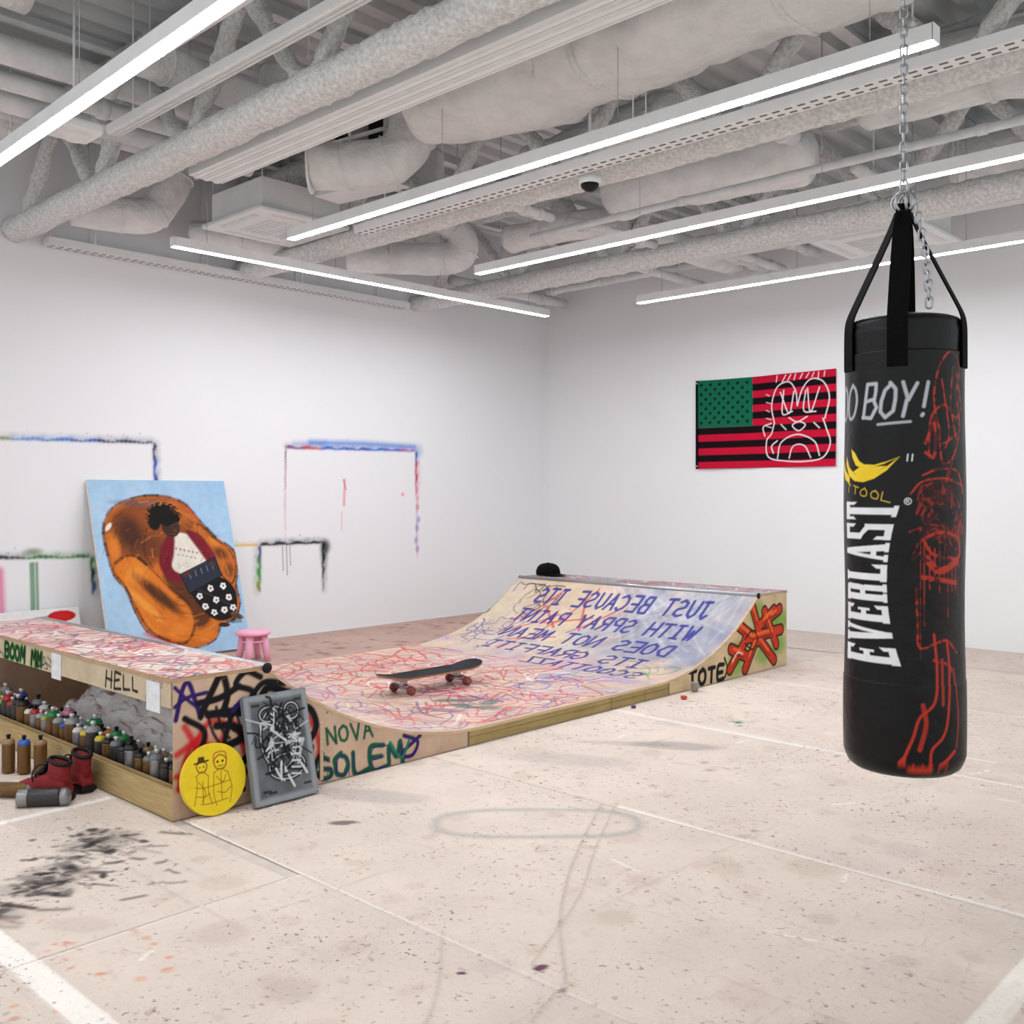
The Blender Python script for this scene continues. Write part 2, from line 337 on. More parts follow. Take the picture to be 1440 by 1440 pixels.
U,V=np.meshgrid(us,vs); gridmesh('wall_left',np.stack([0*U+XL,U,V],-1),P.C,M_wall,kind='structure',label='white gallery wall with spray paint overspray outlines')
MB().add([(XL,YR,0),(XE,YR,0),(XE,YR,ZC),(XL,YR,ZC)],[(0,1,2,3)]).build('wall_right',M_wallp,kind='structure',label='plain white gallery wall')
prof=[]; x=XL
while x<XE: prof+= [(x,ZC),(x+.09,ZC),(x+.12,ZC-.06),(x+.21,ZC-.06)]; x+=.24
V_=[(x,YN,z) for x,z in prof]+[(x,YR,z) for x,z in prof]; n=len(prof)
MB().add(V_,[(i,i+1,n+i+1,n+i) for i in range(n-1)]).build('ceiling',M_deck,kind='structure',label='corrugated steel roof deck painted pale grey')

# ------------------------------------------------------------ drop cloths
marks=[]; R=random.Random(11)
def mk_splat(x,y,r,col,a=.9):
    marks.append(('e',(x,y),r*R.uniform(.6,1.3),r*R.uniform(.5,1.1),col,a,R.uniform(0,3)))
    for _ in range(3): marks.append(('e',(x+R.gauss(0,r*1.6),y+R.gauss(0,r*1.6)),r*.25,r*.2,col,a*.8,0))
RV=np.array((.7266,.6871)); FV=np.array((-.6871,.7266))
for cx,cy in ((-4.2,1.86),(-4.0,1.62),(-3.80,1.27),(-4.28,1.95),(-3.9,1.5)): marks.append(('e',(cx,cy),.15,.08,(110,102,100),.4,.7))
for cx,cy,n_,sp in ((-4.22,1.88,40,.10),(-3.98,1.58,44,.11),(-4.1,1.75,40,.2),(-3.80,1.26,40,.05),(-3.9,1.42,16,.08)):
    for _ in range(n_): mk_splat(cx+R.gauss(0,sp),cy+R.gauss(0,sp*.8),R.choice([.004,.006,.010,.018,.028]),R.choice([(26,23,25),(36,32,34),(56,52,54)]),R.uniform(.5,.95))
    for _ in range(n_//2):
        x,y=cx+R.gauss(0,sp),cy+R.gauss(0,sp*.8); an=R.gauss(.75,.5); L=R.uniform(.03,.14)
        marks.append(('s',[(x,y),(x+math.cos(an)*L,y+math.sin(an)*L)],R.uniform(.006,.03),R.choice([(30,27,29),(60,56,57),(90,84,84)]),R.uniform(.4,.9),R.uniform(.006,.020)))
for _ in range(50): mk_splat(R.uniform(-3.7,-2.9),R.uniform(.9,1.6),R.uniform(.006,.02),R.choice([(215,120,70),(220,150,110),(150,80,110),(200,90,60)]),.5)
pal=[(110,40,70),(60,110,80),(190,60,50),(90,60,120),(200,150,60),(50,50,60),(140,90,60),(60,80,140)]
for _ in range(760): mk_splat(R.uniform(-4.2,0.5),R.uniform(.7,9.8),R.uniform(.002,.009),R.choice(pal),R.uniform(.4,.9))
for _ in range(300): mk_splat(R.uniform(-4.2,0.5),R.uniform(.7,9.8),R.uniform(.02,.09),R.choice([(196,174,162),(190,172,152),(202,176,168),(184,176,170),(180,160,146)]),.3)
for _ in range(200): mk_splat(R.uniform(-8.8,-7.0),R.uniform(3,9.8),R.uniform(.02,.06),R.choice([(150,70,80),(170,110,110),(120,60,80)]),.5)
for _ in range(110): mk_splat(R.uniform(-4.2,-2.2),R.uniform(3.6,9.5),R.uniform(.010,.032),R.choice([(120,110,130),(150,130,140),(110,100,100),(160,140,120)]),.4)
mk_splat(-2.09,2.34,.025,(95,25,75)); mk_splat(-1.95,2.28,.018,(95,25,75)); mk_splat(-2.25,2.15,.018,(90,30,70))
mk_splat(-3.41,5.75,.035,(50,120,90)); mk_splat(-3.35,5.68,.02,(50,120,90)); mk_splat(-4.0,6.1,.02,(170,30,40))
marks.append(('e',(-3.67,2.77),.07,.03,(60,56,56),.75,.8)); marks.append(('e',(-3.36,4.96),.26,.09,(120,114,112),.42,.6)); marks.append(('e',(-3.6,4.8),.3,.05,(130,122,120),.25,.6))
marks.append(('e',(-3.9,3.1),.3,.1,(172,164,160),.5,.5)); marks.append(('e',(-3.6,4.3),.35,.12,(172,165,161),.35,.5))
c0=np.array((-3.02,3.36))
ring=[tuple(c0+RV*.46*math.copysign(abs(math.cos(t))**.6,math.cos(t))+FV*.19*math.copysign(abs(math.sin(t))**.8,math.sin(t))) for t in np.linspace(0,2*math.pi,60)]
marks.append(('s',ring,.035,(164,164,160),.75,.035))
TP=(248,244,238)
marks.append(('s',[(-5.0,5.49),(1.2,5.475)],.05,TP,1,.006))
marks.append(('s',[(-4.2,1.23),(-2.0,1.235)],.09,(246,240,232),.95,.006))
marks.append(('s',[(-.955,2.7),(-.97,4.2)],.09,(244,238,228),.9,.006))
marks.append(('s',[(-4.77,1.2),(-4.8,2.2)],.05,TP,.9,.01))
marks.append(('s',[(-4.2,7.2),(1.5,7.19)],.05,TP,.8,.010))
marks.append(('s',[(-2.9,3.81),(1,3.80)],.020,TP,.7,.005)); marks.append(('s',[(-4.2,2.285),(.9,2.265)],.014,TP,.5,.005)); marks.append(('s',[(-3.29,.8),(-3.285,2.26)],.012,TP,.4,.005))
for _ in range(14):
    x=R.uniform(-3.8,-.6); y=R.uniform(1.5,6); an=R.choice([0,1.57])+R.gauss(0,.3); L=R.uniform(.06,.2); marks.append(('s',[(x,y),(x+math.cos(an)*L,y+math.sin(an)*L)],.010,(246,240,232),.8,.004))
folds=[([(-2.99,3.8),(-2.62,3.15),(-2.3,2.68),(-1.98,2.33)],.014,.010),([(-2.93,3.83),(-2.6,3.25),(-2.35,2.85),(-2.12,2.33)],.012,.008),
 ([(-3.31,.8),(-3.3,2.26)],.02,.008),([(-1.95,2.25),(-1.85,2.0),(-1.6,1.7)],.014,.008),([(-2.5,2.3),(-2.2,2.0),(-2.0,1.72)],.012,.006)]
for k in range(300):   # mostly straight packing folds and short crumples
    x=R.uniform(-4.2,.3); y=R.uniform(.8,8); 
    if k<110: an=R.choice([0,1.57])+R.gauss(0,.07); L=R.uniform(.4,1.8); wob=.03
    else: an=R.uniform(0,3.14); L=R.uniform(.06,.35); wob=.25
    pts=[(x,y)]
    for j in range(4): x+=math.cos(an)*L/4; y+=math.sin(an)*L/4; an+=R.gauss(0,wob); pts.append((x,y))
    folds.append((pts,R.uniform(.008,.016),R.uniform(.003,.008)))
def cloth(x0,x1,y0,y1,res,seed,label,tint=(220,206,193)):
    us=np.linspace(x0,x1,int((x1-x0)/res)+1); vs=np.linspace(y0,y1,int((y1-y0)/res)+1); P=Paint(us,vs,tint)
    n1=vnoise(us,vs,.6,seed); n2=vnoise(us,vs,.17,seed+1); n3=vnoise(us,vs,.06,seed+2)
    P.C*= (0.92+.08*n1[...,None]*np.array([1,.97,.97])+.05*n2[...,None])
    P.H=.002+.007*n1**2+.004*n2**2+.0016*n3
    for i,(p,w,h) in enumerate(folds):
        sp=smooth(p,5); P.ridge(sp,w,h)
        if i<5: P.stroke(sp,.005,(150,132,120),.6,.006)
        elif i%2==0: P.stroke(sp,.002,(160,142,130),.4,.005)
    for mkk in marks:
        if mkk[0]=='e': P.ell(mkk[1],mkk[2],mkk[3],mkk[4],mkk[5],.3,mkk[6])
        else: P.stroke(mkk[1],mkk[2],mkk[3],mkk[4],mkk[5])
    e=.03; rect=[(x0+e,y0+e),(x1-e,y0+e),(x1-e,y1-e),(x0+e,y1-e),(x0+e,y0+e)]
    P.ridge(rect,.012,.005)
    P.stroke([(x0,y0),(x1,y0),(x1,y1),(x0,y1),(x0,y0)],.001,(140,122,112),.6,.008)
    U,V=np.meshgrid(us,vs)
    ed=np.minimum(np.minimum(U-x0,x1-U),np.minimum(V-y0,y1-V)); k=np.clip(ed/.03,0,1); H=.003*(1-k)+P.H*k
    gridmesh('drop_cloth',np.stack([U,V,H],-1),P.C,M_cloth,label=label,cat='drop cloth')
lb='paint-splattered beige canvas drop cloth covering the floor'
cloth(-7.6,-3.3045,.5,2.225,.010,1,'beige canvas drop cloth with black paint spatter')
cloth(-3.304,.9,.5,2.2745,.009,5,lb)
cloth(-4.235,.9,2.275,3.7945,.009,9,'beige canvas drop cloth with grey sprayed oval and long folds')
cloth(-4.235,1.2,3.795,5.4945,.012,13,lb)
cloth(-4.235,1.5,5.495,7.2045,.018,17,lb)
cloth(-4.235,2.0,7.205,8.9095,.022,21,lb,(216,203,191))
cloth(-8.9,2.5,8.91,10.08,.03,25,lb,(208,195,184))
cloth(-8.9,-7.05,2.24,8.9,.03,29,'reddish paint-stained drop cloth behind the skate ramp',(194,166,154))

# ------------------------------------------------------------ skate ramp
X0,X1=-4.255,-7.0; YA,YB=2.24,8.0; YLa,YLb=2.73,7.52; HT,TH,RR=.65,.1,2.3
tl=math.sqrt(2*RR*(HT-TH)-(HT-TH)**2); Ya,Yb=YLa+tl,YLb-tl; ZB=.004
def prof_z(Y):
    Y=np.asarray(Y,float); d=np.where(Y<Ya,Ya-Y,np.where(Y>Yb,Y-Yb,0)); z=TH+RR-np.sqrt(np.maximum(RR*RR-d*d,0)); return np.minimum(np.where((Y<YLa)|(Y>YLb),HT,z),HT)
ramp=empty('skate_ramp',(X0,YA,ZB),'plywood mini skate ramp covered in graffiti and marker writing','skate ramp')
ro=np.array((X0,YA,0))
us=np.arange(X1,X0+.004,.0072); vs=np.arange(YLa,YLb+.004,.0072)
P=Paint(us,vs,(216,190,168)); R=random.Random(5)
n1=vnoise(us,vs,.5,3); n2=vnoise(us,vs,.09,6); P.C*=(.86+.12*n1[...,None]+.10*n2[...,None])
bg=[(226,176,168),(214,190,174),(204,180,172),(222,202,178),(184,168,174),(228,214,200),(208,154,148),(196,172,190)]
for _ in range(220): P.ell((R.uniform(X1,X0),R.uniform(YLa,YLb)),R.uniform(.05,.26),R.uniform(.03,.13),R.choice(bg),.5,.8,R.uniform(0,3))
for _ in range(44): P.ell((R.uniform(-7,-5.6),R.uniform(6.2,7.5)),.26,.12,R.choice([(216,192,156),(218,204,176),(206,192,184)]),.5,.8)
for _ in range(60): P.ell((R.uniform(-6.6,-4.3),R.uniform(5.6,6.6)),R.uniform(.06,.2),R.uniform(.04,.1),R.choice([(160,150,188),(190,170,190),(176,180,202)]),.4,.8,R.uniform(0,3))
scribble(P,[-7.0,-4.3,3.3,5.8],70,.015,(200,42,42),.82,.30,R)
scribble(P,[-7.0,-5.2,4.4,6.1],44,.019,(208,48,48),.84,.32,R)
scribble(P,[-7.0,-4.3,2.8,6.0],40,.012,(210,92,56),.75,.26,R)
scribble(P,[-6.9,-4.3,2.8,4.8],36,.014,(116,72,150),.75,.3,R)
scribble(P,[-5.6,-4.3,3.2,5.2],44,.012,(214,70,92),.8,.26,R)
scribble(P,[-7.0,-4.4,3.0,6.0],50,.008,(50,44,64),.75,.22,R)
scribble(P,[-5.0,-4.3,4.8,6.0],18,.013,(92,68,170),.75,.22,R)
scribble(P,[-6.6,-4.4,3.6,6.0],20,.014,(240,234,226),.75,.3,R)
scribble(P,[-6.9,-5.0,3.0,5.4],30,.012,(140,36,50),.78,.26,R)
scribble(P,[-5.4,-4.3,3.4,5.4],26,.008,(66,54,96),.65,.16,R)
for _ in range(500): P.ell((R.uniform(X1,X0),R.uniform(YLa,7.2)),R.uniform(.005,.016),R.uniform(.004,.012),R.choice([(190,60,60),(90,70,120),(120,90,70),(230,220,210),(60,60,70)]),.7,.3)
for (x,y) in ((-4.75,4.55),(-4.85,4.7),(-4.7,4.75),(-4.6,4.62),(-4.95,4.6)): P.ell((x,y),.10,.055,(50,104,92),.75,.4,R.uniform(0,3))
P.ell((-4.8,4.35),.2,.05,(110,90,104),.6,.4,.4)
for _ in range(150):
    x=X0-abs(R.gauss(0,.75)); y=R.uniform(6.5,7.52); P.ell((x,y),R.uniform(.05,.2),R.uniform(.03,.12),R.choice([(132,138,156),(150,156,174),(168,174,186),(186,188,194),(140,142,162)]),.5,.8,R.uniform(0,3))
for _ in range(60): P.stroke([(R.uniform(-5.8,X0),7.5),(R.uniform(-5.8,X0),R.uniform(6.6,7.2))],R.uniform(.004,.02),R.choice([(200,202,208),(206,200,192),(120,124,140),(224,226,230)]),.3,.02)
scribble(P,[-5.0,-4.35,5.9,6.5],10,.012,(54,146,80),.75,.2,R)
scribble(P,[-7.0,-6.3,7.0,7.45],16,.012,(30,60,50),.85,.15,R)
scribble(P,[-6.95,-6.4,6.3,7.0],14,.013,(44,64,160),.85,.16,R)
for a_,b_ in (((-5.9,7.45),(-6.25,6.4)),((-5.5,7.25),(-5.8,6.85)),((-5.95,7.3),(-5.7,6.9)),((-6.1,7.1),(-6.5,6.75)),((-6.0,6.9),(-6.35,7.2)),((-5.7,7.1),(-6.2,6.95)),((-6.3,7.4),(-6.55,6.9)),((-5.85,6.75),(-6.3,6.6))): P.stroke([a_,b_],.022,(206,42,44),.82,.007)
BT=(36,40,138)
for t,y,xs,w in (('JUST BECAUSE ITS',7.23,-4.60,.086),('WITH SPRAY PAINT',6.95,-4.56,.090),('DOES NOT MEAN',6.66,-4.62,.106),('ITS GRAFFITI',6.37,-4.68,.108),('SCOOTTAZZ',6.10,-4.52,.095)):
    P.text(t,(xs,y),(-1,0),(0,1),w,.18,.039,.030,BT,.96,.003,.004,R)
for xx in (-4.255-1.22,-4.255-2.44): P.stroke([(xx,YLa),(xx,YLb)],.004,(110,85,68),.8,.005)
for yy in (Ya,Yb,(Ya+Yb)/2): P.stroke([(X1,yy),(X0,yy)],.004,(110,85,68),.8,.005)
P.stroke([(X0-.004,YLa),(X0-.004,YLb)],.014,(206,180,146),.9,.004)
U,V=np.meshgrid(us,vs); gridmesh('riding_surface',np.stack([U,V,prof_z(V)],-1)-ro,P.C,M_ramp,ramp,label='curved plywood surface with red scribbles and mirrored blue writing')
us=np.arange(YA,YB+.003,.0055); vs=np.arange(0,HT+.005,.0055); vs[-1]=HT
for side in (0,1):
    P=Paint(us,vs,(208,179,154)); P.C*=(.88+.2*vnoise(us,vs,.25,8)[...,None])
    if side==0:
        P.poly([(6.2,0),(YB,0),(YB,.66),(6.2,.66)],(210,188,148),.9,.004)
        P.poly([(4.12,0),(6.2,0),(6.2,.2),(4.12,.2)],(168,148,98),1,.004); P.stroke([(4.12,0),(4.12,.2)],.01,(60,46,34),1); P.stroke([(4.12,.05),(6.2,.05)],.006,(112,92,58),.8)
        R=random.Random(90)
        for _ in range(30):
            y0_=R.uniform(4.15,6.1); z0_=R.uniform(.005,.1); P.stroke([(y0_,z0_),(y0_+R.uniform(.1,.4),z0_+R.gauss(0,.004))],.003,(130,108,66),.5,.002)
        P.stroke([(5.5,0),(5.5,.2)],.006,(70,54,40),.9); P.stroke([(6.2,0),(6.2,.2)],.01,(80,60,44),1); P.stroke([(5.9,0),(5.9,.12)],.005,(90,70,50),1)
        R=random.Random(9); PU=(48,26,104); BK=(14,14,20); GN=(12,92,62); RE=(206,30,40)
        P.ell((2.42,.3),.1,.1,(222,130,126),.5,.7); P.ell((2.9,.3),.08,.1,(222,110,106),.5,.7)
        for c_ in (((2.27,.14),(2.34,.33),(2.5,.25),(2.42,.1),(2.33,.22),(2.42,.42),(2.6,.36)),((2.3,.42),(2.42,.25),(2.55,.4),(2.64,.2),(2.72,.4),(2.8,.5)),((2.9,.1),(2.95,.38),(3.05,.2),(2.98,.08),(2.86,.2),(2.84,.46)),((2.26,.2),(2.5,.12),(2.7,.2),(2.6,.3)),((2.26,.3),(2.4,.36),(2.34,.2))): P.crv(c_,.032,RE,.9,.010)
        P.crv([(2.255,.46),(2.29,.60),(2.32,.62),(2.35,.54),(2.38,.45)],.024,PU,1); P.crv([(2.25,.52),(2.31,.555),(2.41,.565)],.02,PU,1); P.crv([(2.25,.61),(2.33,.53),(2.41,.47)],.018,PU,1)
        for c_ in (((2.38,.46),(2.44,.57),(2.49,.64),(2.52,.54),(2.50,.45),(2.58,.47)),((2.37,.52),(2.48,.53),(2.58,.57)),((2.70,.60),(2.62,.635),(2.565,.58),(2.65,.54),(2.66,.48),(2.56,.455),(2.50,.47)),
                   ((2.42,.46),(2.55,.45),(2.68,.41),(2.67,.25),(2.5,.18),(2.45,.27),(2.58,.31)),((2.54,.43),(2.5,.3),(2.49,.12),(2.53,.06)),((2.46,.40),(2.56,.38),(2.62,.30)),
                   ((2.86,.5),(2.74,.54),(2.70,.44),(2.86,.4),(2.9,.3),(2.78,.22),(2.70,.3)),((2.64,.50),(2.72,.57),(2.84,.55)),((2.40,.22),(2.46,.10),(2.60,.07)),
                   ((2.94,.44),(2.9,.30),(2.96,.22),(3.03,.3),(2.99,.4),(2.9,.42)),((2.3,.46),(2.40,.38),(2.36,.26)),((2.9,.16),(2.98,.12),(3.00,.2))): P.crv(c_,.038*R.uniform(.8,1.15),BK,1,.006)
        for i in range(8): P.crv([(2.41+.05*i,.48+.01*(i%3)),(2.44+.05*i,.38),(2.48+.05*i,.31+.02*i)],.016,BK,.95,.004)
        for x_ in (2.5,2.62,2.7,2.93,3.0,2.44,2.8): P.stroke([(x_,.28),(x_+.002,.28-R.uniform(.08,.2))],.007,BK,.9,.003)
        P.crv(((2.55,.46),(2.62,.5),(2.74,.4)),.026,PU,1,.004)
        P.text('NOVA',(3.10,.195),(1,-.03),(-.1,1),.056,.085,.024,.016,GN,1,.003,.003,R)
        P.text('GOLEM',(3.03,.02),(1,-.03),(-.1,1),.088,.115,.034,.028,GN,1,.008,.004,R,True); P.text('GOLEM',(3.04,.016),(1,-.03),(-.1,1),.090,.11,.032,.010,PU,.9,.008,.003,R,True)
        P.crv([(3.0,.0),(3.03,.12),(3.07,.15),(3.05,.04)],.022,BK,1)
        P.crv([(3.62,.15),(3.72,.1),(3.68,.03),(3.6,.05),(3.74,.13)],.024,PU,1); P.crv([(3.52,.13),(3.6,.03),(3.66,.12)],.018,(24,124,90),1)
        for x_ in (3.1,3.24,3.38,3.52): P.stroke([(x_,.06),(x_,.005)],.006,GN,.9,.003)
        P.text('TOTE',(6.47,.020),(1,.0),(.06,1),.088,.108,.047,.036,(14,14,16),1,.004,.004,R,True); P.crv([(6.98,.18),(7.02,.1),(6.99,.03)],.024,(14,14,16),1)
        for c_ in ((7.2,.2),(7.45,.3),(7.75,.42),(7.15,.1),(7.6,.15),(7.85,.2),(7.5,.5),(7.9,.4)): P.ell(c_,.13,.09,(110,166,56),.75,.5)
        bars=[((7.06,.08),(7.3,.28)),((7.3,.3),(7.90,.32)),((7.20,.42),(7.5,.26)),((7.42,.56),(7.52,.36)),((7.5,.3),(7.78,.07)),((7.5,.3),(7.30,.05)),((7.62,.50),(7.82,.20)),((7.08,.24),(7.36,.14)),((7.78,.50),(7.52,.38)),((7.70,.44),(7.88,.50))]
        for a_,b_ in bars: P.stroke([a_,b_],.11,(30,16,12),1,.005)
        for a_,b_ in bars: P.stroke([a_,b_],.076,(200,54,24),1,.006)
        for a_,b_ in bars: P.stroke([np.array(a_)*.85+np.array(b_)*.15+(0,.014),np.array(a_)*.35+np.array(b_)*.65+(0,.014)],.024,(238,118,48),.85,.010)
        for a_,b_ in bars: P.stroke([np.array(a_)*.8+np.array(b_)*.2-(0,.022),np.array(a_)*.3+np.array(b_)*.7-(0,.022)],.014,(120,20,18),.9,.006)
        P.crv([(7.3,.3),(7.42,.36),(7.5,.28),(7.42,.2),(7.3,.26)],.016,(22,16,14),1); P.crv([(7.1,.14),(7.18,.2),(7.26,.18)],.01,(240,235,230),.9)
        for yy in (2.5,2.8,3.1,6.6,7.0,7.4,7.8): P.ell((yy,float(prof_z(yy))-.03),.006,.006,(80,70,60),.9,.3)
    U,V=np.meshgrid(us,vs); Z=np.minimum(V,prof_z(U)); mk_=(V[:-1,:-1]<prof_z((U[:-1,:-1]+U[:-1,1:])/2))
    xx=X0+.003 if side==0 else X1-.003
    gridmesh('side_panel',np.stack([0*U+xx,U,Z],-1)-ro,P.C,M_side,ramp,mask=mk_,sm=False)
yy=np.linspace(YLa,YLb,160); rings=[]
for y in yy:
    z=float(prof_z(y)); rings.append([(X0-.012,y,z+.001),(X0+.006,y,z+.001),(X0+.006,y,z-.016),(X0-.012,y,z-.016)])
MB().loft(rings,0,False,True,False).build('edge_trim',M_ply,ramp,off=tuple(ro),label='pale plywood edge')
for (ya,yb),sd in (((YA-.012,YLa),21),((YLb,YB+.012),22)):
    us=np.arange(X1,X0+.006,.0075); vs=np.arange(ya,yb+.006,.0075); P=Paint(us,vs,(216,190,176) if sd==21 else (160,160,164)); R=random.Random(sd)
    for _ in range(80): P.ell((R.uniform(X1,X0),R.uniform(ya,yb)),R.uniform(.05,.2),R.uniform(.03,.09),R.choice([(220,146,144),(226,194,180),(198,174,188),(232,218,202),(190,128,124)] if sd==21 else [(144,148,156),(176,180,186),(180,158,162)]),.55,.7,R.uniform(0,3))
    for cc,k,w in (((192,34,44),50,.014),((56,46,80),28,.010),((210,92,54),24,.012),((242,236,228),20,.014),((134,44,104),24,.012),((46,112,80),10,.010),((26,26,30),16,.009)): scribble(P,[X1,X0,ya,yb],k,w,cc,.85,.16,R)
    U,V=np.meshgrid(us,vs)
    ev=[(X1,ya,HT),(X0+.004,ya,HT),(X0+.004,yb,HT),(X1,yb,HT)]; lo=[(x,y,HT-.018) for x,y,z in ev]
    gridmesh('platform',np.stack([U,V,0*U+HT+.001],-1)-ro,P.C,M_ramp,ramp,extra=([tuple(np.array(q)-ro) for q in ev+lo],[(0,1,5,4),(1,2,6,5),(2,3,7,6),(3,0,4,7)],s2l((190,160,124))))
for yc,sg in ((YLa,1),(YLb,-1)):
    b=MB(); b.tube([(X1,yc+.006*sg,HT-.008),(X0+.004,yc+.006*sg,HT-.008)],.019,0,16); b.build('coping',M_steel,ramp,off=tuple(ro),label='steel coping pipe')
    b=MB(); b.tube([(X0+.004,yc+.006*sg,HT-.01),(X0+.010,yc+.006*sg,HT-.01)],.026,0,16); b.build('coping_end_cap',M_blk,ramp,off=tuple(ro),label='round black end cap')
us=np.arange(X1,X0+.003,.0055); vs=np.arange(.515,HT-.016,.0055); P=Paint(us,vs,(210,192,164)); R=random.Random(31)
P.text('HELL',(-4.92,.535),(1,.03),(.08,1),.060,.072,.034,.015,(20,20,22),1,.007,.003,R)
P.text('BOOM MM',(-6.27,.53),(1,0),(.1,1),.058,.08,.022,.034,(40,140,50),1,.008,.005,R,True); P.text('BOOM MM',(-6.27,.53),(1,0),(.1,1),.058,.08,.022,.018,(8,14,10),1,.007,.003,R,True)
scribble(P,[-6.9,-6.3,.53,.62],8,.012,(30,50,40),.9,.06,R); scribble(P,[-5.8,-5.6,.53,.62],4,.010,(20,24,22),.9,.06,R); scribble(P,[-4.5,-4.27,.53,.62],5,.008,(90,80,120),.6,.05,R)
U,V=np.meshgrid(us,vs); gridmesh('fascia_board',np.stack([U,0*U+YA-.006,V],-1)-ro,P.C,M_side,ramp,sm=False)
MB().box(((X0+X1)/2,YA+.016,.573),(X1-X0,.036,.116)).build('support_beam',M_ply,ramp,off=tuple(ro))
M_pap=mat('white_paper',(226,229,232),.6,var=.10,scale=30)
MB().box((-5.52,YA-.009,.56),(.12,.004,.14)).build('paper_sticker',M_pap,ramp,off=tuple(ro),label='blank white paper sticker')
MB().box((-4.42,YA-.009,.55),(.13,.004,.14)).build('paper_sticker',M_pap,ramp,off=tuple(ro),label='blank white paper sticker')
MB().box(((X0+X1)/2-.0,YA+.02,.072),(X1-X0,.04,.136),0,.004).build('tray_rail',M_pine,ramp,off=tuple(ro),label='pine board along the open storage bay')
MB().box(((X0+X1)/2,YA+.36,.05),(X1-X0-.01,.62,.012)).build('tray_floor',M_ply,ramp,off=tuple(ro))
MB().box((X0-.011,(YA+2.72)/2,.26),(.02,2.72-YA-.05,.5)).build('bay_end_panel',M_ply,ramp,off=tuple(ro))
MB().box(((X0+X1)/2,3.06,.17),(X1-X0-.02,.02,.30)).build('bay_back_panel',M_ply,ramp,off=tuple(ro))
MB().box(((X0+X1)/2,YB+.0,.32),(X1-X0,.02,.62)).build('back_panel',M_ply,ramp,off=tuple(ro))
us=np.linspace(-6.2,-4.3,130); vs=np.linspace(0,1,50); U,V=np.meshgrid(us,vs); nn=vnoise(us,vs*1.0,.12,5); n4=vnoise(us,vs*1.0,.05,6)
Z=.075+.36*V**.8*(1-.35*((U+4.3)/-1.9)**2)+.07*nn*(V>.02)+.035*n4*(V>.02)+.035*np.sin(U*17+V*5)*V
gridmesh('crumpled_tarp',np.stack([U,2.50+.30*V+.02*n4,np.minimum(Z,.45)],-1),np.tile(s2l((238,238,236)),(50,130,1)),mat_attr('tarp_fabric',.3,.04,6,bump=.6,bscale=14,dist=.03),label='crumpled pale plastic sheeting stuffed behind the spray cans',cat='tarp')

# ------------------------------------------------------------ spray cans
body_prof=[(.036,0),(.0395,.005),(.0395,.172),(.038,.18)]
capcols={'green':(40,130,70),'yellow':(222,200,60),'white':(226,226,222),'blue':(50,90,170),'orange':(210,120,50),'red':(180,44,40),'black':(30,30,32),'grey':(120,122,124),'teal':(60,150,150),'pink':(210,130,160),'lime':(150,180,70),'tan':(150,118,78),'silver':(160,162,164)}
bodies={}
for nm,m in (('gold',M_gold),('silver',M_silver),('black',M_blackcan)):
    b=MB(); b.lathe([(.0,0)]+body_prof,18); o=b.build('can_body',m); bodies[nm]=o.data; bpy.data.objects.remove(o)
caps={}
for nm,c in capcols.items():
    b=MB(); b.lathe([(.0385,.18),(.040,.183),(.040,.19),(.031,.206),(.02,.212),(.0,.212)],18); o=b.build('color_ring',mat('can_'+nm,c,.4,var=.06)); caps[nm]=o.data; bpy.data.objects.remove(o)
def mknoz(m):
    b=MB(); b.lathe([(.009,.21),(.009,.222),(.014,.223),(.013,.238),(.0,.239)],12); o=b.build('nozzle',m); d_=o.data; bpy.data.objects.remove(o); return d_
noz,nozb=mknoz(M_wht),mknoz(M_blk)
def can(loc,bd,cp,rot=(0,0,0),grp=None,lab=None,nz=None,scale=1):
    e=empty('spray_can',loc,lab or f'{bd} spray paint can with {cp} top in ramp storage bay','spray can',rot,grp,scale)
    for me,n in ((bodies[bd],'can_body'),(caps[cp],'color_ring'),(nz or noz,'nozzle')):
        o=bpy.data.objects.new(n,me); COL.objects.link(o); o.parent=e
R=random.Random(77); G='spray cans in the ramp storage bay'
wl=['silver']*3+['black']*3+['grey']*3+['tan']*3+['white']*4+['green','lime','yellow','blue','teal','orange','pink','red','green','yellow','lime']
wr=['black']*5+['grey']*3+['tan']*3+['orange','green','silver','silver','yellow']
for row,(y,xa,xb) in enumerate(((2.325,-4.38,-6.75),(2.405,-4.46,-6.75))):
    x=xa-.02*row
    while x>xb:
        if R.random()>(.06 if x<-4.9 else .2):
            s_=R.choice([.96,.9,.84,.78]) if x<-5.1 else R.choice([.86,.8,.74])
            can((x,y+R.uniform(-.002,.002),.058+ZB),R.choice(['gold','gold','gold','silver','black']),R.choice(wl if x<-5.1 else wr),grp=G,rot=(0,0,R.uniform(0,6)),nz=R.choice([noz,noz,nozb]),scale=s_)
        x-=R.uniform(.078,.096)
G2='spray cans standing on the floor'
for x,y,c in ((-5.62,2.02,'tan'),(-5.54,2.07,'blue'),(-5.475,2.13,'tan')): can((x,y,.014),'gold',c,grp=G2,lab=f'gold spray paint can with {c} top standing on drop cloth',nz=nozb,scale=.84)
can((-5.20,1.82,.050),'gold','grey',rot=(0,math.radians(90),math.radians(40)),lab='gold spray paint can lying on its side by the boots',scale=.88)
e=empty('spray_can',(-4.97,1.83,.050),'large grey and black spray can lying on its side','spray can',(0,math.radians(90),math.radians(52)),None,.93)
b=MB(); b.lathe([(0,0),(.042,0),(.045,.006),(.045,.2),(.043,.206)],24); b.build('can_body',M_blackcan,e)
b=MB(); b.lathe([(.0455,.21),(.0455,.235),(.036,.25),(.02,.256),(0,.256)],24); b.build('color_ring',M_silver,e)
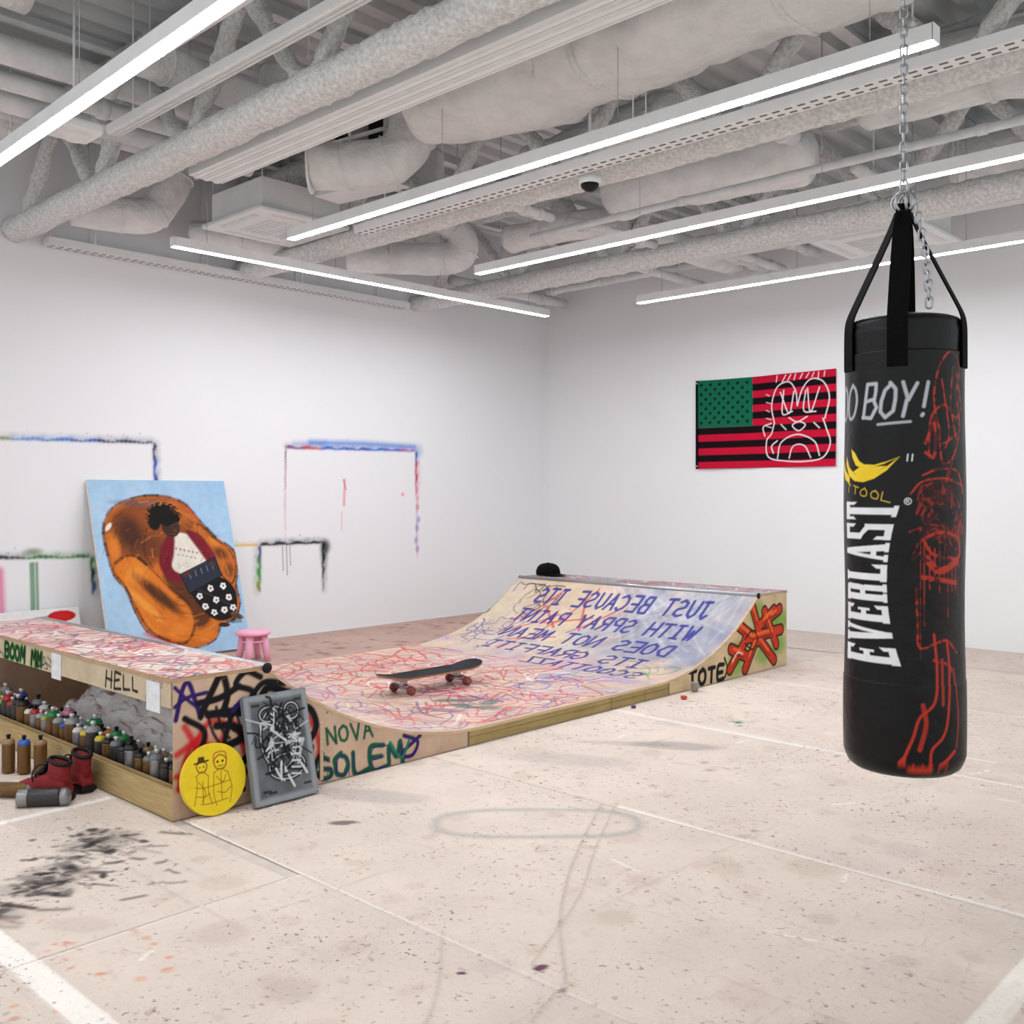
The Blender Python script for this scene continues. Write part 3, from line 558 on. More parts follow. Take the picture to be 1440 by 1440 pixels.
b=MB(); b.lathe([(.046,.002),(.0465,.004),(.0465,.05),(.046,.052)],24); b.build('label_band',M_silver,e)

# ------------------------------------------------------------ boots
def boot(loc,rz,lab):
    e=empty('boot',loc,lab,'boot',(0,0,rz),'pair of red boots',.9)
    st=[(-.02,.03,.05),(0,.043,.11),(.04,.05,.14),(.09,.05,.145),(.14,.047,.135),(.19,.05,.115),(.24,.053,.10),(.28,.05,.09),(.31,.038,.078),(.325,.018,.06)]
    def ring(x,w,top,bot=.028):
        c=(top+bot)/2; h=(top-bot)/2
        return [(x,w*math.copysign(abs(math.cos(t))**.75,math.cos(t)),c+h*math.copysign(abs(math.sin(t))**.75,math.sin(t))) for t in np.linspace(0,2*math.pi,20,endpoint=False)]
    b=MB(); b.loft([ring(*s) for s in st])
    def el(cx,z,rx,ry): return [(cx+rx*math.cos(t),ry*math.sin(t),z+.012*math.cos(t)*(z>.15)) for t in np.linspace(0,2*math.pi,20,endpoint=False)]
    b.loft([el(.062,.08,.075,.046),el(.058,.12,.070,.048),el(.052,.16,.064,.046),el(.046,.205,.064,.048),el(.044,.207,.054,.038),el(.05,.13,.05,.034)])
    b.tube([(.06,-.051,.05),(.0,-.046,.06),(-.01,0,.07),(.0,.046,.06),(.06,.051,.05)],.005,0,6)
    b.tube([(.16,-.05,.06),(.2,-.03,.118),(.205,0,.125),(.2,.03,.118),(.16,.05,.06)],.0035,0,6)
    b.build('upper',M_redl,e,label='red nubuck upper')
    b=MB(); ol=[(-.03,.0),(-.022,.035),(.02,.05),(.09,.05),(.16,.05),(.24,.06),(.3,.05),(.335,.025),(.34,0)]; ol=ol+[(x,-y) for x,y in ol[::-1][1:-1]]
    b.loft([[(x*1.0,y,.0) for x,y in ol],[(x*1.01,y*1.05,.012) for x,y in ol],[(x*1.01,y*1.05,.028) for x,y in ol],[(x,y,.036) for x,y in ol]],sm=False)
    for k in range(9): 
        for sg in (-1,1): b.box((.0+.035*k,sg*.048,.012),(.014,.02,.022))
    b.build('sole',M_blk,e,label='black lugged sole')
    b=MB(); b.tube([(.046+.060*math.cos(t),.044*math.sin(t),.207+.014*math.cos(t)) for t in np.linspace(0,2*math.pi,24,endpoint=False)],.011,0,8,True); b.build('padded_collar',M_blk,e)
    b=MB()
    for k in range(7):
        x=.20-.016*k if k<4 else .142-.010*(k-4); z=.118+.010*k if k<4 else .152+.018*(k-4)
        b.tube([(x,-.03,z-.008),(x+.008,-.012,z+.008),(x+.008,.012,z+.008),(x,.03,z-.008)],.006,0,6); b.tube([(x,-.03,z-.004),(x-.008,.03,z+.006)],.005,0,6)
    b.tube(smooth([(.13,.0,.18),(.17,.03,.18),(.18,.06,.14),(.17,.065,.10)],5),.0045,0,6); b.tube(smooth([(.13,0,.18),(.18,-.03,.17),(.19,-.06,.13),(.2,-.07,.08)],5),.0045,0,6)
    b.build('laces',M_blk,e)
boot((-4.90,2.03,.012),math.radians(203),'red lace-up work boot with black sole, toe turned out')
boot((-4.97,2.155,.012),math.radians(184),'red lace-up work boot resting beside its pair')

# ------------------------------------------------------------ leaning things by the ramp
Rr=.163; us=np.arange(-.17,.1701,.003); P=Paint(us,us,(234,206,40)); br=(146,78,22)
for p in ([(-.09,.03),(-.09,-.02),(-.11,-.1)],[(-.03,.02),(-.035,-.05),(-.02,-.11)],[(-.09,.03),(-.06,.045),(-.03,.02)],[(-.06,.0),(-.065,-.1)],[(.0,.03),(-.01,-.06),(.0,-.12)],[(.07,.02),(.085,-.05),(.07,-.12)],[(.0,.03),(.035,.04),(.07,.02)],[(.035,.03),(.03,-.1)],[(-.1,-.02),(-.05,-.03),(.08,-.02)],[(-.1,-.06),(-.06,-.07),(-.03,-.06)],[(.01,-.06),(.05,-.07),(.08,-.05)],[(-.08,-.1),(-.03,-.105),(.06,-.1)],[(.01,.01),(.04,-.02),(.06,.01)],[(-.08,.0),(-.05,-.05),(-.07,-.09)]): P.crv(p,.004,br,.9,.002)
P.crv([(-.08,.05),(-.085,.075),(-.06,.09),(-.035,.075),(-.04,.05),(-.06,.04)],.006,br,1,.002,True); P.stroke([(-.095,.085),(-.025,.09)],.008,(60,40,20),1,.002); P.poly([(-.08,.087),(-.042,.09),(-.045,.112),(-.075,.112)],(80,55,25),1,.002)
P.crv([(.01,.05),(.005,.085),(.035,.105),(.065,.085),(.06,.05),(.035,.04)],.006,br,1,.002,True); P.crv([(.0,.08),(.01,.115),(.06,.115),(.07,.08)],.008,(190,110,50),.9,.002)
P.ell((.022,.075),.006,.006,(60,40,20)); P.ell((.048,.075),.006,.006,(60,40,20)); P.stroke([(.022,.055),(.048,.055)],.004,br); P.ell((-.07,.065),.004,.004,(60,40,20)); P.ell((-.05,.065),.004,.004,(60,40,20))
U,V=np.meshgrid(us,us); rr_=np.hypot(U,V); sc=np.where(rr_>Rr,Rr/np.maximum(rr_,1e-6),1); mk_=(rr_<Rr+.004)[:-1,:-1]|(rr_<Rr+.004)[1:,1:]
tilt=math.radians(9); e=empty('round_canvas',(-4.175,2.415,.012),'round yellow canvas with line-drawn figures leaning on the ramp','painting',(0,-tilt,0))
gridmesh('painted_face',np.stack([0*U+.0125,U*sc,V*sc+Rr],-1),P.C,M_canvas,e,mask=mk_,sm=False)
b=MB(); b.lathe([(0,0),(Rr,0),(Rr+.001,.003),(Rr+.001,.024),(Rr-.002,.0265)],48,M=Matrix.Translation((-.0145,0,Rr))@Matrix.Rotation(math.radians(90),4,'Y')); b.build('stretcher',mat('yellow_edge',(224,192,40),.6),e)
W_,H_=.36,.52; us=np.arange(0,W_+.001,.0028); vs=np.arange(0,H_+.001,.0028); P=Paint(us,vs,(100,104,108)); R=random.Random(19)
P.C*=(.55+.9*vnoise(us,vs,.05,2)[...,None]); GY=(178,183,187); BK=(18,18,20)
P.ell((.18,.28),.14,.21,(70,74,78),.85,.4)
P.stroke([(.015,.015),(W_-.015,.015),(W_-.015,H_-.015),(.015,H_-.015),(.015,.015)],.03,(150,156,161),.85,.012)
for c,rx,ry in (((.17,.3),.1,.15),((.2,.16),.1,.06),((.13,.42),.05,.035),((.26,.42),.04,.04)): 
    q=[(c[0]+rx*math.cos(t),c[1]+ry*math.sin(t)) for t in np.linspace(0,2*math.pi,12,endpoint=False)]
    P.crv(q,.022,BK,1,.003,True); P.crv(q,.007,GY,.9,.003,True)
for _ in range(80):
    a=R.uniform(0,6.28); x,y=.18+.12*math.cos(a)*R.uniform(.2,1.05),.28+.19*math.sin(a)*R.uniform(.2,1.05); P.crv([(x,y),(x+R.gauss(0,.03),y+R.gauss(0,.03)),(x+R.gauss(0,.05),y+R.gauss(0,.05))],R.uniform(.004,.013),R.choice([GY,(205,208,210),BK,BK,BK]),.95,.003)
for k in range(7): P.stroke([(.22+.006*k,.12+.03*k),(.27+.004*k,.11+.032*k)],.009,(205,208,210),.9,.003)
for c in ((.07,.06),(.1,.05),(.06,.47),(.3,.06),(.3,.47)): P.stroke([(c[0]-.015,c[1]),(c[0]+.02,c[1])],.012,BK,.8,.003)
U,V=np.meshgrid(us,vs); tilt=math.radians(13)
e=empty('leaning_canvas',(-4.125,2.585,.012),'black and grey abstract canvas leaning against the ramp side','painting',(0,-tilt,0))
gridmesh('painted_face',np.stack([0*U+.016,U,V],-1),P.C,M_canvas,e,sm=False)
MB().box((0,W_/2,H_/2),(.03,W_,H_),0,.002).build('stretcher',mat('grey_edge',(120,126,132),.6),e)

# ------------------------------------------------------------ large armchair painting
W_,H_=1.37,1.68; us=np.arange(0,W_+.002,.0042); vs=np.arange(0,H_+.002,.0042); P=Paint(us,vs,(164,200,229))
P.C*=(.94+.1*vnoise(us,vs,.3,4)[...,None]); R=random.Random(23)
S=lambda l:[(a*W_,b*H_) for a,b in l]
for k in range(60): P.ell((R.uniform(0,W_),R.uniform(0,H_)),.2,.08,R.choice([(156,194,228),(184,212,236),(170,204,230)]),.35,.8,R.uniform(0,3))
out=S([(.06,.70),(.10,.80),(.20,.87),(.38,.91),(.56,.90),(.68,.85),(.76,.76),(.86,.66),(.98,.58),(1.0,.48),(.96,.36),(.97,.26),(.90,.17),(.80,.15),(.74,.07),(.60,.035),(.46,.05),(.36,.10),(.26,.15),(.20,.26),(.16,.38),(.09,.47),(.07,.58)])
so=smooth(out,6,True); OR=(202,110,36); DB=(42,24,17)
P.poly(so,OR,1,.012)
back=smooth(S([(.08,.70),(.13,.80),(.24,.86),(.40,.895),(.56,.885),(.67,.83),(.72,.74),(.66,.68),(.58,.64),(.44,.56),(.34,.50),(.24,.52),(.13,.54)]),6,True)
P.poly(back,(140,74,34),.95,.03)
P.ell((.24*W_,.70*H_),.12,.16,(52,34,28),.85,.6,.2); P.ell((.36*W_,.865*H_),.26,.035,(98,88,92),.65,.6,-.04); P.ell((.36*W_,.62*H_),.14,.12,(84,46,28),.7,.7); P.ell((.62*W_,.80*H_),.09,.07,(206,114,44),.7,.6,-.6)
P.ell((.12*W_,.62*H_),.05,.13,(228,132,46),.85,.6,.1); P.ell((.50*W_,.86*H_),.14,.03,(200,122,60),.6,.7)
arm=smooth(S([(.09,.50),(.16,.56),(.24,.57),(.32,.52),(.46,.38),(.58,.28),(.60,.16),(.52,.07),(.40,.09),(.28,.16),(.21,.28),(.16,.40)]),6,True)
P.poly(arm,(216,120,38),.95,.02); P.ell((.24*W_,.47*H_),.1,.09,(238,152,60),.7,.7,.3)
P.ell((.38*W_,.34*H_),.26,.055,(48,30,22),.9,.5,-.78); P.ell((.27*W_,.30*H_),.22,.035,(238,160,70),.75,.6,-.85); P.ell((.48*W_,.14*H_),.09,.05,(230,136,50),.7,.6,.3)
seat=smooth(S([(.44,.46),(.60,.40),(.74,.30),(.72,.18),(.62,.14),(.58,.26),(.46,.38)]),6,True); P.poly(seat,(88,46,24),.95,.02); P.ell((.66*W_,.10*H_),.12,.05,(220,124,40),.8,.5)
armr=smooth(S([(.74,.74),(.84,.66),(.95,.58),(.985,.48),(.93,.38),(.86,.44),(.82,.54),(.74,.62)]),6,True); P.poly(armr,(194,106,42),.95,.02); P.ell((.88*W_,.56*H_),.08,.05,(60,36,26),.75,.6,-.6); P.ell((.93*W_,.46*H_),.05,.07,(70,40,28),.7,.6); P.ell((.84*W_,.63*H_),.06,.03,(226,136,54),.7,.6,-.6)
sop=[(p[0]/W_,p[1]/H_) for p in so]
for k in range(420):
    a,b_=R.uniform(.06,.99),R.uniform(.04,.9)
    if not inside((a,b_),sop): continue
    an=math.atan2(b_-.45,a-.5)+1.57+R.gauss(0,.3); L=R.uniform(.03,.12)
    darkz=(.15<a<.35 and b_>.6) or (.32<a<.6 and .22<b_<.45)
    col=R.choice([(60,36,24),(96,52,26),(44,28,22),(150,80,34)] if darkz else [(226,136,52),(186,98,36),(238,156,70),(202,110,38),(150,80,32)])
    x,y=a*W_,b_*H_; P.stroke([(x,y),(x+math.cos(an)*L,y+math.sin(an)*L)],R.uniform(.006,.02),col,.32,R.uniform(.004,.012))
for c_ in (so+[so[0]],arm+[arm[0]],armr+[armr[0]]):
    for i in range(0,len(c_)-3,3): P.stroke(c_[i:i+4],R.uniform(.006,.03),DB,R.uniform(.5,.95),R.uniform(.006,.018))
P.crv(S([(.36,.50),(.32,.60),(.36,.72)]),.014,DB,.6,.015)
P.crv(S([(.24,.14),(.36,.09),(.5,.045)]),.03,(220,70,40),.6,.02); P.crv(S([(.56,.89),(.68,.84),(.75,.76)]),.016,(200,60,30),.7,.015)
P.poly(smooth(S([(.50,.66),(.60,.69),(.70,.65),(.76,.53),(.72,.42),(.58,.40),(.50,.50)]),5,True),(228,222,210),1,.01)
for k in range(16): P.stroke([(R.uniform(.53,.7)*W_,R.uniform(.44,.62)*H_),(R.uniform(.53,.7)*W_,R.uniform(.44,.62)*H_)],.006,(190,180,170),.35,.006)
P.poly(smooth(S([(.48,.66),(.55,.68),(.53,.57),(.50,.49),(.58,.44),(.56,.40),(.46,.43),(.41,.53)]),5,True),(116,24,38),1,.012)
P.poly(smooth(S([(.64,.70),(.74,.68),(.82,.58),(.84,.51),(.79,.49),(.72,.58)]),5,True),(122,28,42),1,.012)
for k in range(14): P.stroke([(R.uniform(.43,.5)*W_,R.uniform(.46,.62)*H_),(R.uniform(.44,.52)*W_,R.uniform(.46,.62)*H_)],.008,R.choice([(80,14,26),(150,44,56)]),.5,.006); P.stroke([(R.uniform(.7,.8)*W_,R.uniform(.52,.66)*H_),(R.uniform(.72,.82)*W_,R.uniform(.52,.62)*H_)],.008,R.choice([(80,14,26),(150,44,56)]),.5,.006)
for k in range(6): P.ell(((.55+.03*k)*W_,(.60-.006*k)*H_),.012,.012,(150,90,70),.7,.3)
for k in range(5): P.ell(((.56+.03*k)*W_,(.565-.006*k)*H_),.012,.008,(90,110,90),.6,.3)
P.ell((.535*W_,.725*H_),.09,.10,(62,40,31),1,.08,.15); P.ell((.56*W_,.74*H_),.04,.05,(96,62,46),.5,.7)
HAIR=(20,15,15); P.ell((.50*W_,.79*H_),.13,.09,HAIR,1,.12,-.2); P.ell((.42*W_,.75*H_),.06,.07,HAIR,1,.2)
for k in range(90):
    a=R.uniform(-.5,4.0); rr0=R.uniform(.8,1.12); P.ell((.495*W_+.135*rr0*math.cos(a),.785*H_+.10*rr0*math.sin(a)),R.uniform(.008,.02),R.uniform(.008,.02),HAIR,1,.25)
for k in range(34):
    a=R.uniform(-.3,3.6); x0,y0=.495*W_+.13*math.cos(a),.785*H_+.095*math.sin(a); P.crv([(x0,y0),(x0+.03*math.cos(a+.6),y0+.03*math.sin(a+.6)),(x0+.05*math.cos(a),y0+.05*math.sin(a))],.008,HAIR,.95,.003)
P.ell((.515*W_,.735*H_),.018,.007,(14,10,10),1,.2); P.ell((.57*W_,.73*H_),.016,.007,(14,10,10),1,.2); P.crv(S([(.545,.725),(.55,.705),(.535,.70)]),.007,(34,20,15)); P.stroke(S([(.525,.685),(.565,.683)]),.009,(120,56,48),.9); P.ell((.56*W_,.705*H_),.02,.015,(110,70,50),.5,.5)
# bent legs in dark flower-print trousers
P.poly(smooth(S([(.60,.36),(.74,.43),(.88,.41),(.95,.33),(.93,.22),(.84,.17),(.72,.20)]),5,True),(22,20,22),1,.008); P.crv(S([(.66,.36),(.80,.30),(.92,.24)]),.02,(52,48,50),.9,.01)
P.poly(S([(.55,.45),(.83,.54),(.86,.43),(.60,.34)]),(44,50,64),1,.008); P.stroke(S([(.55,.45),(.83,.54),(.86,.43),(.60,.34),(.55,.45)]),.012,(18,22,32),1,.006)
for k in range(5): P.stroke(S([(.62+.045*k,.455+.012*k),(.625+.045*k,.425+.012*k)]),.008,(140,148,162),.7)
for x_,y_ in ((.67,.32),(.76,.36),(.86,.37),(.70,.26),(.79,.29),(.89,.30),(.76,.22),(.84,.23),(.91,.24)):
    x,y=x_*W_,y_*H_
    for k in range(5): P.ell((x+.02*math.cos(k*1.257+x_),y+.02*math.sin(k*1.257+x_)),.015*R.uniform(.7,1.2),.015*R.uniform(.7,1.2),(232,230,226),1,.3)
    P.ell((x,y),.009,.009,(40,36,36))
P.ell((.60*W_,.45*H_),.035,.025,(84,52,38),1,.2); P.ell((.80*W_,.50*H_),.03,.025,(84,52,38),1,.2)
P.ell((.93*W_,.19*H_),.07,.028,(120,84,56),1,.2,-.4); P.ell((.82*W_,.145*H_),.06,.022,(60,38,30),1,.2,-.1)
for k in range(8): P.stroke([(.87*W_+.014*k,.20*H_),(.885*W_+.014*k,.150*H_)],.008,(30,24,22),.9)
P.ell((.10*W_,.735*H_),.045,.02,(244,240,230),.85,.3,.9)
U,V=np.meshgrid(us,vs); ln=math.atan2(.5,1.6)
e=empty('large_painting',(-8.43,3.87,.022),'blue canvas painting, person in orange armchair, leaning on wall','painting',(0,-ln,0))
gridmesh('painted_face',np.stack([0*U+.02,U,V],-1),P.C,M_canvas,e,sm=False)
MB().box((0,W_/2,H_/2),(.038,W_,H_),0,.003).build('stretcher',M_cedge,e,label='white canvas edge')
W_,H_=1.15,.5; us=np.arange(0,W_+.004,.008); vs=np.arange(0,H_+.004,.008); P=Paint(us,vs,(230,229,228))
P.ell((.78,.36),.16,.055,(196,26,30),1,.06); P.ell((.78,.352),.1,.025,(240,238,236),.9,.1); P.ell((1.0,.43),.12,.05,(200,30,32),1,.06); P.crv([(.5,.3),(.6,.4),(.9,.44)],.01,(60,50,50),.8); P.ell((.1,.2),.1,.2,(226,120,160),.5,.5)
U,V=np.meshgrid(us,vs); e=empty('small_canvas',(-8.72,2.62,.022),'white canvas with red painted discs leaning on the wall','painting',(0,-math.radians(18),0))
gridmesh('painted_face',np.stack([0*U+.016,U,V],-1),P.C,M_canvas,e,sm=False); MB().box((0,W_/2,H_/2),(.03,W_,H_),0,.003).build('stretcher',M_cedge,e)

# ------------------------------------------------------------ stool
e=empty('step_stool',(-7.80,4.88,.018),'small round pink plastic stool behind the ramp','stool',(0,0,.3),None,.9)
b=MB(); b.lathe([(0,.25),(.13,.25),(.17,.255),(.175,.272),(.17,.288),(.15,.294),(.03,.296),(0,.292)],32); b.build('seat',M_pink,e)
for k in range(4):
    a=k*math.pi/2+.4; b=MB(); b.tube([(.1*math.cos(a),.1*math.sin(a),.26),(.125*math.cos(a),.125*math.sin(a),.12),(.145*math.cos(a),.145*math.sin(a),.0)],[.042,.036,.03],0,14); b.build('leg',M_pink,e)
b=MB(); b.tube([(.113*math.cos(t),.113*math.sin(t),.19) for t in np.linspace(0,6.283,28,endpoint=False)],.011,0,8,True); b.build('brace_ring',M_pink,e)

# ------------------------------------------------------------ skateboard
e=empty('skateboard',(-5.34,4.80,TH+ZB),'worn black and grey skateboard standing on the ramp','skateboard',(0,0,math.radians(88)))
def sk(thk0,thk1):
    rings=[]
    for t in np.linspace(-1,1,41):
        x=t*.46; a=abs(t); w=.112*(1-max(0,(a-.72)/.28)**2.6)**.5 if a>.72 else .112; w=max(w,.012)
        k=max(0,(a-.62)/.38); z=.105+(.038 if t>0 else .030)*k**1.4
        pr=[]
        for s_ in (-1,-.6,0,.6,1): pr.append((x,s_*w,z+thk1+.006*abs(s_)**2))
        for s_ in (1,.6,0,-.6,-1): pr.append((x,s_*w,z+thk0+.006*abs(s_)**2))
        rings.append(pr)
    return rings
MB().loft(sk(0,.012),sm=False).build('deck',M_maple,e,label='maple deck with kicked nose and tail')
MB().loft(sk(.0122,.0135),sm=False).build('grip_tape',M_grip,e,label='scuffed dark grip tape')
for sx in (-1,1):
    b=MB(); b.box((sx*.26,0,.096),(.09,.06,.014),0,.003); b.tube([(sx*.26,-.085,.055),(sx*.26,.085,.055)],.014,0,12); b.box((sx*.25,0,.076),(.045,.045,.046),0,.01); b.build('truck',M_steel,e)
    for sy in (-1,1):
        b=MB(); b.lathe([(.008,-.02),(.025,-.02),(.031,-.014),(.032,0),(.031,.014),(.025,.02),(.008,.02)],24,M=Matrix.Translation((sx*.26,sy*.097,.033))@Matrix.Rotation(math.radians(90),4,'X')); b.build('wheel',M_wheel,e)
    b=MB(); b.box((sx*.26,0,.055),(.02,.16,.012)); b.box((sx*.26,-.08,.044),(.02,.012,.034)); b.box((sx*.26,.08,.044),(.02,.012,.034)); b.tube([(sx*.26,-.12,.033),(sx*.26,.12,.033)],.005,0,8); b.build('axle_hanger',M_steel,e)

# ------------------------------------------------------------ cap
e=empty('baseball_cap',(-6.84,7.78,HT+.010+ZB),'black baseball cap resting on the ramp platform','cap',(0,0,math.radians(-12)))
b=MB(); b.lathe([(.124,0),(.127,.02),(.123,.05),(.110,.082),(.087,.104),(.052,.117),(.02,.121),(.0,.121)],30,M=Matrix.Diagonal((1.08,.95,1,1)))
b.build('crown',M_web,e)
rings=[]
for t in np.linspace(-1,1,15):
    a=t*1.15; q=1-t*t*.55; x0=.128*math.cos(a); y0=.113*math.sin(a); zz_=.012-.012*t*t
    rings.append([(x0,y0,.014),(x0+.13*q,y0*1.02,zz_+.002),(x0+.13*q,y0*1.02,zz_-.003),(x0,y0,.008)])
b=MB(); b.loft(rings); b.build('brim',M_web,e)
b=MB(); b.lathe([(.0,.119),(.011,.12),(.009,.127),(0,.129)],12); b.build('button',M_web,e)

# ------------------------------------------------------------ small floor items
b=MB(); b.lathe([(0,0),(.024,0),(.030,.06),(.032,.062),(.03,.065),(.027,.062),(.022,.008),(0,.008)],20); b.build('paint_cup',mat('grey_cup',(150,148,140),.5),loc=(-4.17,6.42,.012),label='small grey paint cup beside the ramp',cat='cup')
b=MB(); b.lathe([(0,0),(.022,0),(.025,.008),(.022,.016),(.008,.018),(0,.017)],16); b.build('can_lid',mat('red_plastic',(190,40,36),.4),loc=(-4.08,6.14,.012),label='red plastic spray can lid on drop cloth',cat='lid')
b=MB(); b.lathe([(0,0),(.016,0),(.018,.008),(.016,.018),(.006,.02),(0,.018)],16); b.build('can_lid',mat('dark_plastic',(90,60,110),.4),loc=(-4.15,5.62,.012),label='purple plastic spray can lid beside the ramp',cat='lid')

# ------------------------------------------------------------ flag
W_,H_=1.745,1.045; us=np.arange(0,W_+.002,.0055); vs=np.arange(0,H_+.002,.0055); P=Paint(us,vs,(24,16,20))
st=H_/13
for k in range(13):
    if k%2==0: P.poly([(-.1,H_-(k+1)*st),(W_+.1,H_-(k+1)*st),(W_+.1,H_-k*st),(-.1,H_-k*st)],(200,22,56),1,.004)
cw,ch=.74,7*st; P.poly([(-.1,H_-ch),(cw,H_-ch),(cw,H_+.1),(-.1,H_+.1)],(20,106,78),1,.004)
for r_ in range(9):
    for c_ in range(6 if r_%2==0 else 5):
        cx=.07+c_*.12+(0 if r_%2==0 else .06); cy=H_-.055-r_*.056
        P.poly([(cx+(.030 if k%2==0 else .012)*math.sin(k*math.pi/5),cy+(.030 if k%2==0 else .012)*math.cos(k*math.pi/5)) for k in range(10)],(10,16,14),1,.003)
WH=(238,232,236); R=random.Random(41)
for p,cl in (([(1.02,.5),(.98,.38),(.92,.3),(.94,.12),(1.15,.07),(1.4,.06),(1.6,.1),(1.68,.25),(1.64,.4),(1.6,.52)],0),([(1.02,.5),(.99,.7),(1.06,.9),(1.2,.95),(1.28,.84),(1.3,.68)],0),([(1.3,.68),(1.36,.86),(1.46,.96),(1.6,.92),(1.67,.75),(1.62,.52)],0),
 ([(1.1,.84),(1.2,.6),(1.26,.84)],0),([(1.14,.86),(1.12,.6),(1.24,.62)],0),([(1.42,.86),(1.46,.6),(1.56,.86)],0),([(1.4,.84),(1.38,.62),(1.52,.6)],0),([(1.2,.55),(1.3,.5),(1.42,.55)],0),([(1.24,.46),(1.32,.4),(1.4,.46),(1.32,.5)],1),
 ([(1.05,.1),(1.1,.28),(1.3,.36),(1.5,.28),(1.56,.12)],0),([(1.2,.1),(1.24,.22),(1.32,.25),(1.4,.22),(1.46,.1)],0),([(.98,.5),(.88,.46),(.9,.36)],0),([(1.1,.48),(1.16,.42)],0),([(1.5,.48),(1.56,.42)],0),([(1.05,.3),(.98,.24),(1.0,.16)],0)):
    P.crv(p,.014,WH,.95,.005,bool(cl))
for k in range(9): P.stroke([(1.05+.07*k,.97+R.uniform(-.03,.02)),(1.07+.07*k+R.uniform(-.02,.03),1.03)],.011,WH,.9,.004)
for k in range(5): P.stroke([(.98+R.uniform(-.02,.02),.45+.09*k),(.92,.47+.09*k)],.01,WH,.8,.004)
U,V=np.meshgrid(us,vs); WV=.012+.010*np.sin(U*5+V*2)+.006*np.sin(U*11-V*4); sag=-.02*np.sin(math.pi*U/W_)*(V/H_)
e=empty('wall_flag',(-6.54,YR-.004,1.80),'red, black and green flag with white doodle pinned to wall','flag')
gridmesh('flag_fabric',np.stack([U,-WV-.004,V+sag*0.5],-1),P.C,M_flag,e)
MB().box((.012,-.03,H_/2),(.03,.003,H_),0,.001).build('hoist_band',M_web,e,label='black hoist band')
for z in (.03,H_-.03):
    b=MB(); b.lathe([(.004,0),(.012,0),(.012,.004),(.004,.004)],14,M=Matrix.Translation((.012,-.032,z))@Matrix.Rotation(math.radians(90),4,'X')); b.build('grommet',M_steel,e)

# ------------------------------------------------------------ punching bag
BX,BY=-1.324,3.29; d=Vector((BX,BY)).normalized(); rt=Vector((d.y,-d.x)); RB=.187; zb,zt=.600,2.075
bag=empty('punching_bag',(BX,BY,zb),'black vinyl punching bag with white lettering and red scribbles, on chain','punching bag')
arc=np.concatenate([np.arange(-math.pi,-1.55,.06),np.arange(-1.55,1.55,.0105),np.arange(1.55,math.pi,.06),[math.pi]])
sus=arc*RB
rows=[(.0,zb+.012,zb-.1),(.08,zb+.004,zb-.07),(.13,zb,zb-.04),(.16,zb+.004,zb-.02),(.175,zb+.016,zb+.016),(.184,zb+.035,zb+.035)]
zz=np.arange(zb+.055,zt-.05,.0023)
for z in zz: rows.append((RB+.0025*math.sin((z-zb)*9)+(.002 if z<zb+.3 else 0)-(.004 if z>zt-.12 else 0),z,z))
rows+=[(.180,zt-.03,zt-.03),(.181,zt-.02,zt-.02),(.173,zt-.008,zt-.008),(.155,zt,zt+.01),(.1,zt+.012,zt+.04),(.0,zt+.018,zt+.08)]
BKB=(9,9,11)
vsr=np.array([r[2] for r in rows]); P=Paint(sus,vsr,BKB); WHT=(236,238,240)
G={'E':[[(.06,0),(.44,0),(.44,1),(.06,1)],[(0,0),(.95,0),(.95,.12),(0,.12)],[(0,.88),(.95,.88),(.95,1),(0,1)],[(.3,.44),(.75,.44),(.75,.56),(.3,.56)],[(.75,0),(.95,0),(.95,.26),(.75,.2)],[(.75,.8),(.95,.74),(.95,1),(.75,1)],[(.65,.36),(.78,.36),(.78,.64),(.65,.64)]],
'V':[[(.02,1),(.40,1),(.66,.0),(.36,0)],[(.98,1),(.76,1),(.48,0),(.64,0)],[(-.03,.92),(.5,.92),(.5,1),(-.03,1)],[(.64,.92),(1.03,.92),(1.03,1),(.64,1)]],
'R':[[(.06,0),(.42,0),(.42,1),(.06,1)],[(0,.88),(.85,.88),(.95,.8),(.95,.94),(.85,1),(0,1)],[(.62,.52),(.95,.58),(.95,.94),(.62,.94)],[(.3,.44),(.85,.44),(.92,.5),(.92,.58),(.3,.56)],[(.62,.5),(.94,.46),(.94,0),(.62,0)],[(0,0),(.5,0),(.5,.07),(0,.07)],[(.57,0),(1.02,0),(1.02,.07),(.57,.07)]],
'L':[[(.06,0),(.44,0),(.44,1),(.06,1)],[(0,0),(.95,0),(.95,.12),(0,.12)],[(.74,0),(.95,0),(.95,.3),(.74,.2)],[(0,.93),(.52,.93),(.52,1),(0,1)]],
'A':[[(.04,0),(.24,0),(.56,1),(.36,1)],[(.98,0),(.60,0),(.36,1),(.64,1)],[(.2,.22),(.7,.22),(.7,.33),(.2,.33)],[(-.04,0),(.36,0),(.36,.07),(-.04,.07)],[(.52,0),(1.04,0),(1.04,.07),(.52,.07)]],
'S':[[(.05,.88),(.92,.88),(.92,1),(.05,1)],[(.05,.56),(.4,.5),(.4,.97),(.05,.97)],[(.05,.60),(.3,.62),(.92,.46),(.7,.38)],[(.6,.04),(.92,.04),(.92,.5),(.6,.46)],[(.05,0),(.92,0),(.92,.12),(.05,.12)],[(.05,0),(.24,0),(.24,.24),(.05,.3)],[(.74,.76),(.92,.7),(.92,1),(.74,1)]],
'T':[[(.3,0),(.68,0),(.68,1),(.3,1)],[(0,.88),(1,.88),(1,1),(0,1)],[(0,.7),(.16,.76),(.16,1),(0,1)],[(.84,.76),(1,.7),(1,1),(.84,1)],[(.18,0),(.8,0),(.8,.07),(.18,.07)]]}
z0,z1=.955,1.480; word='EVERLAST'
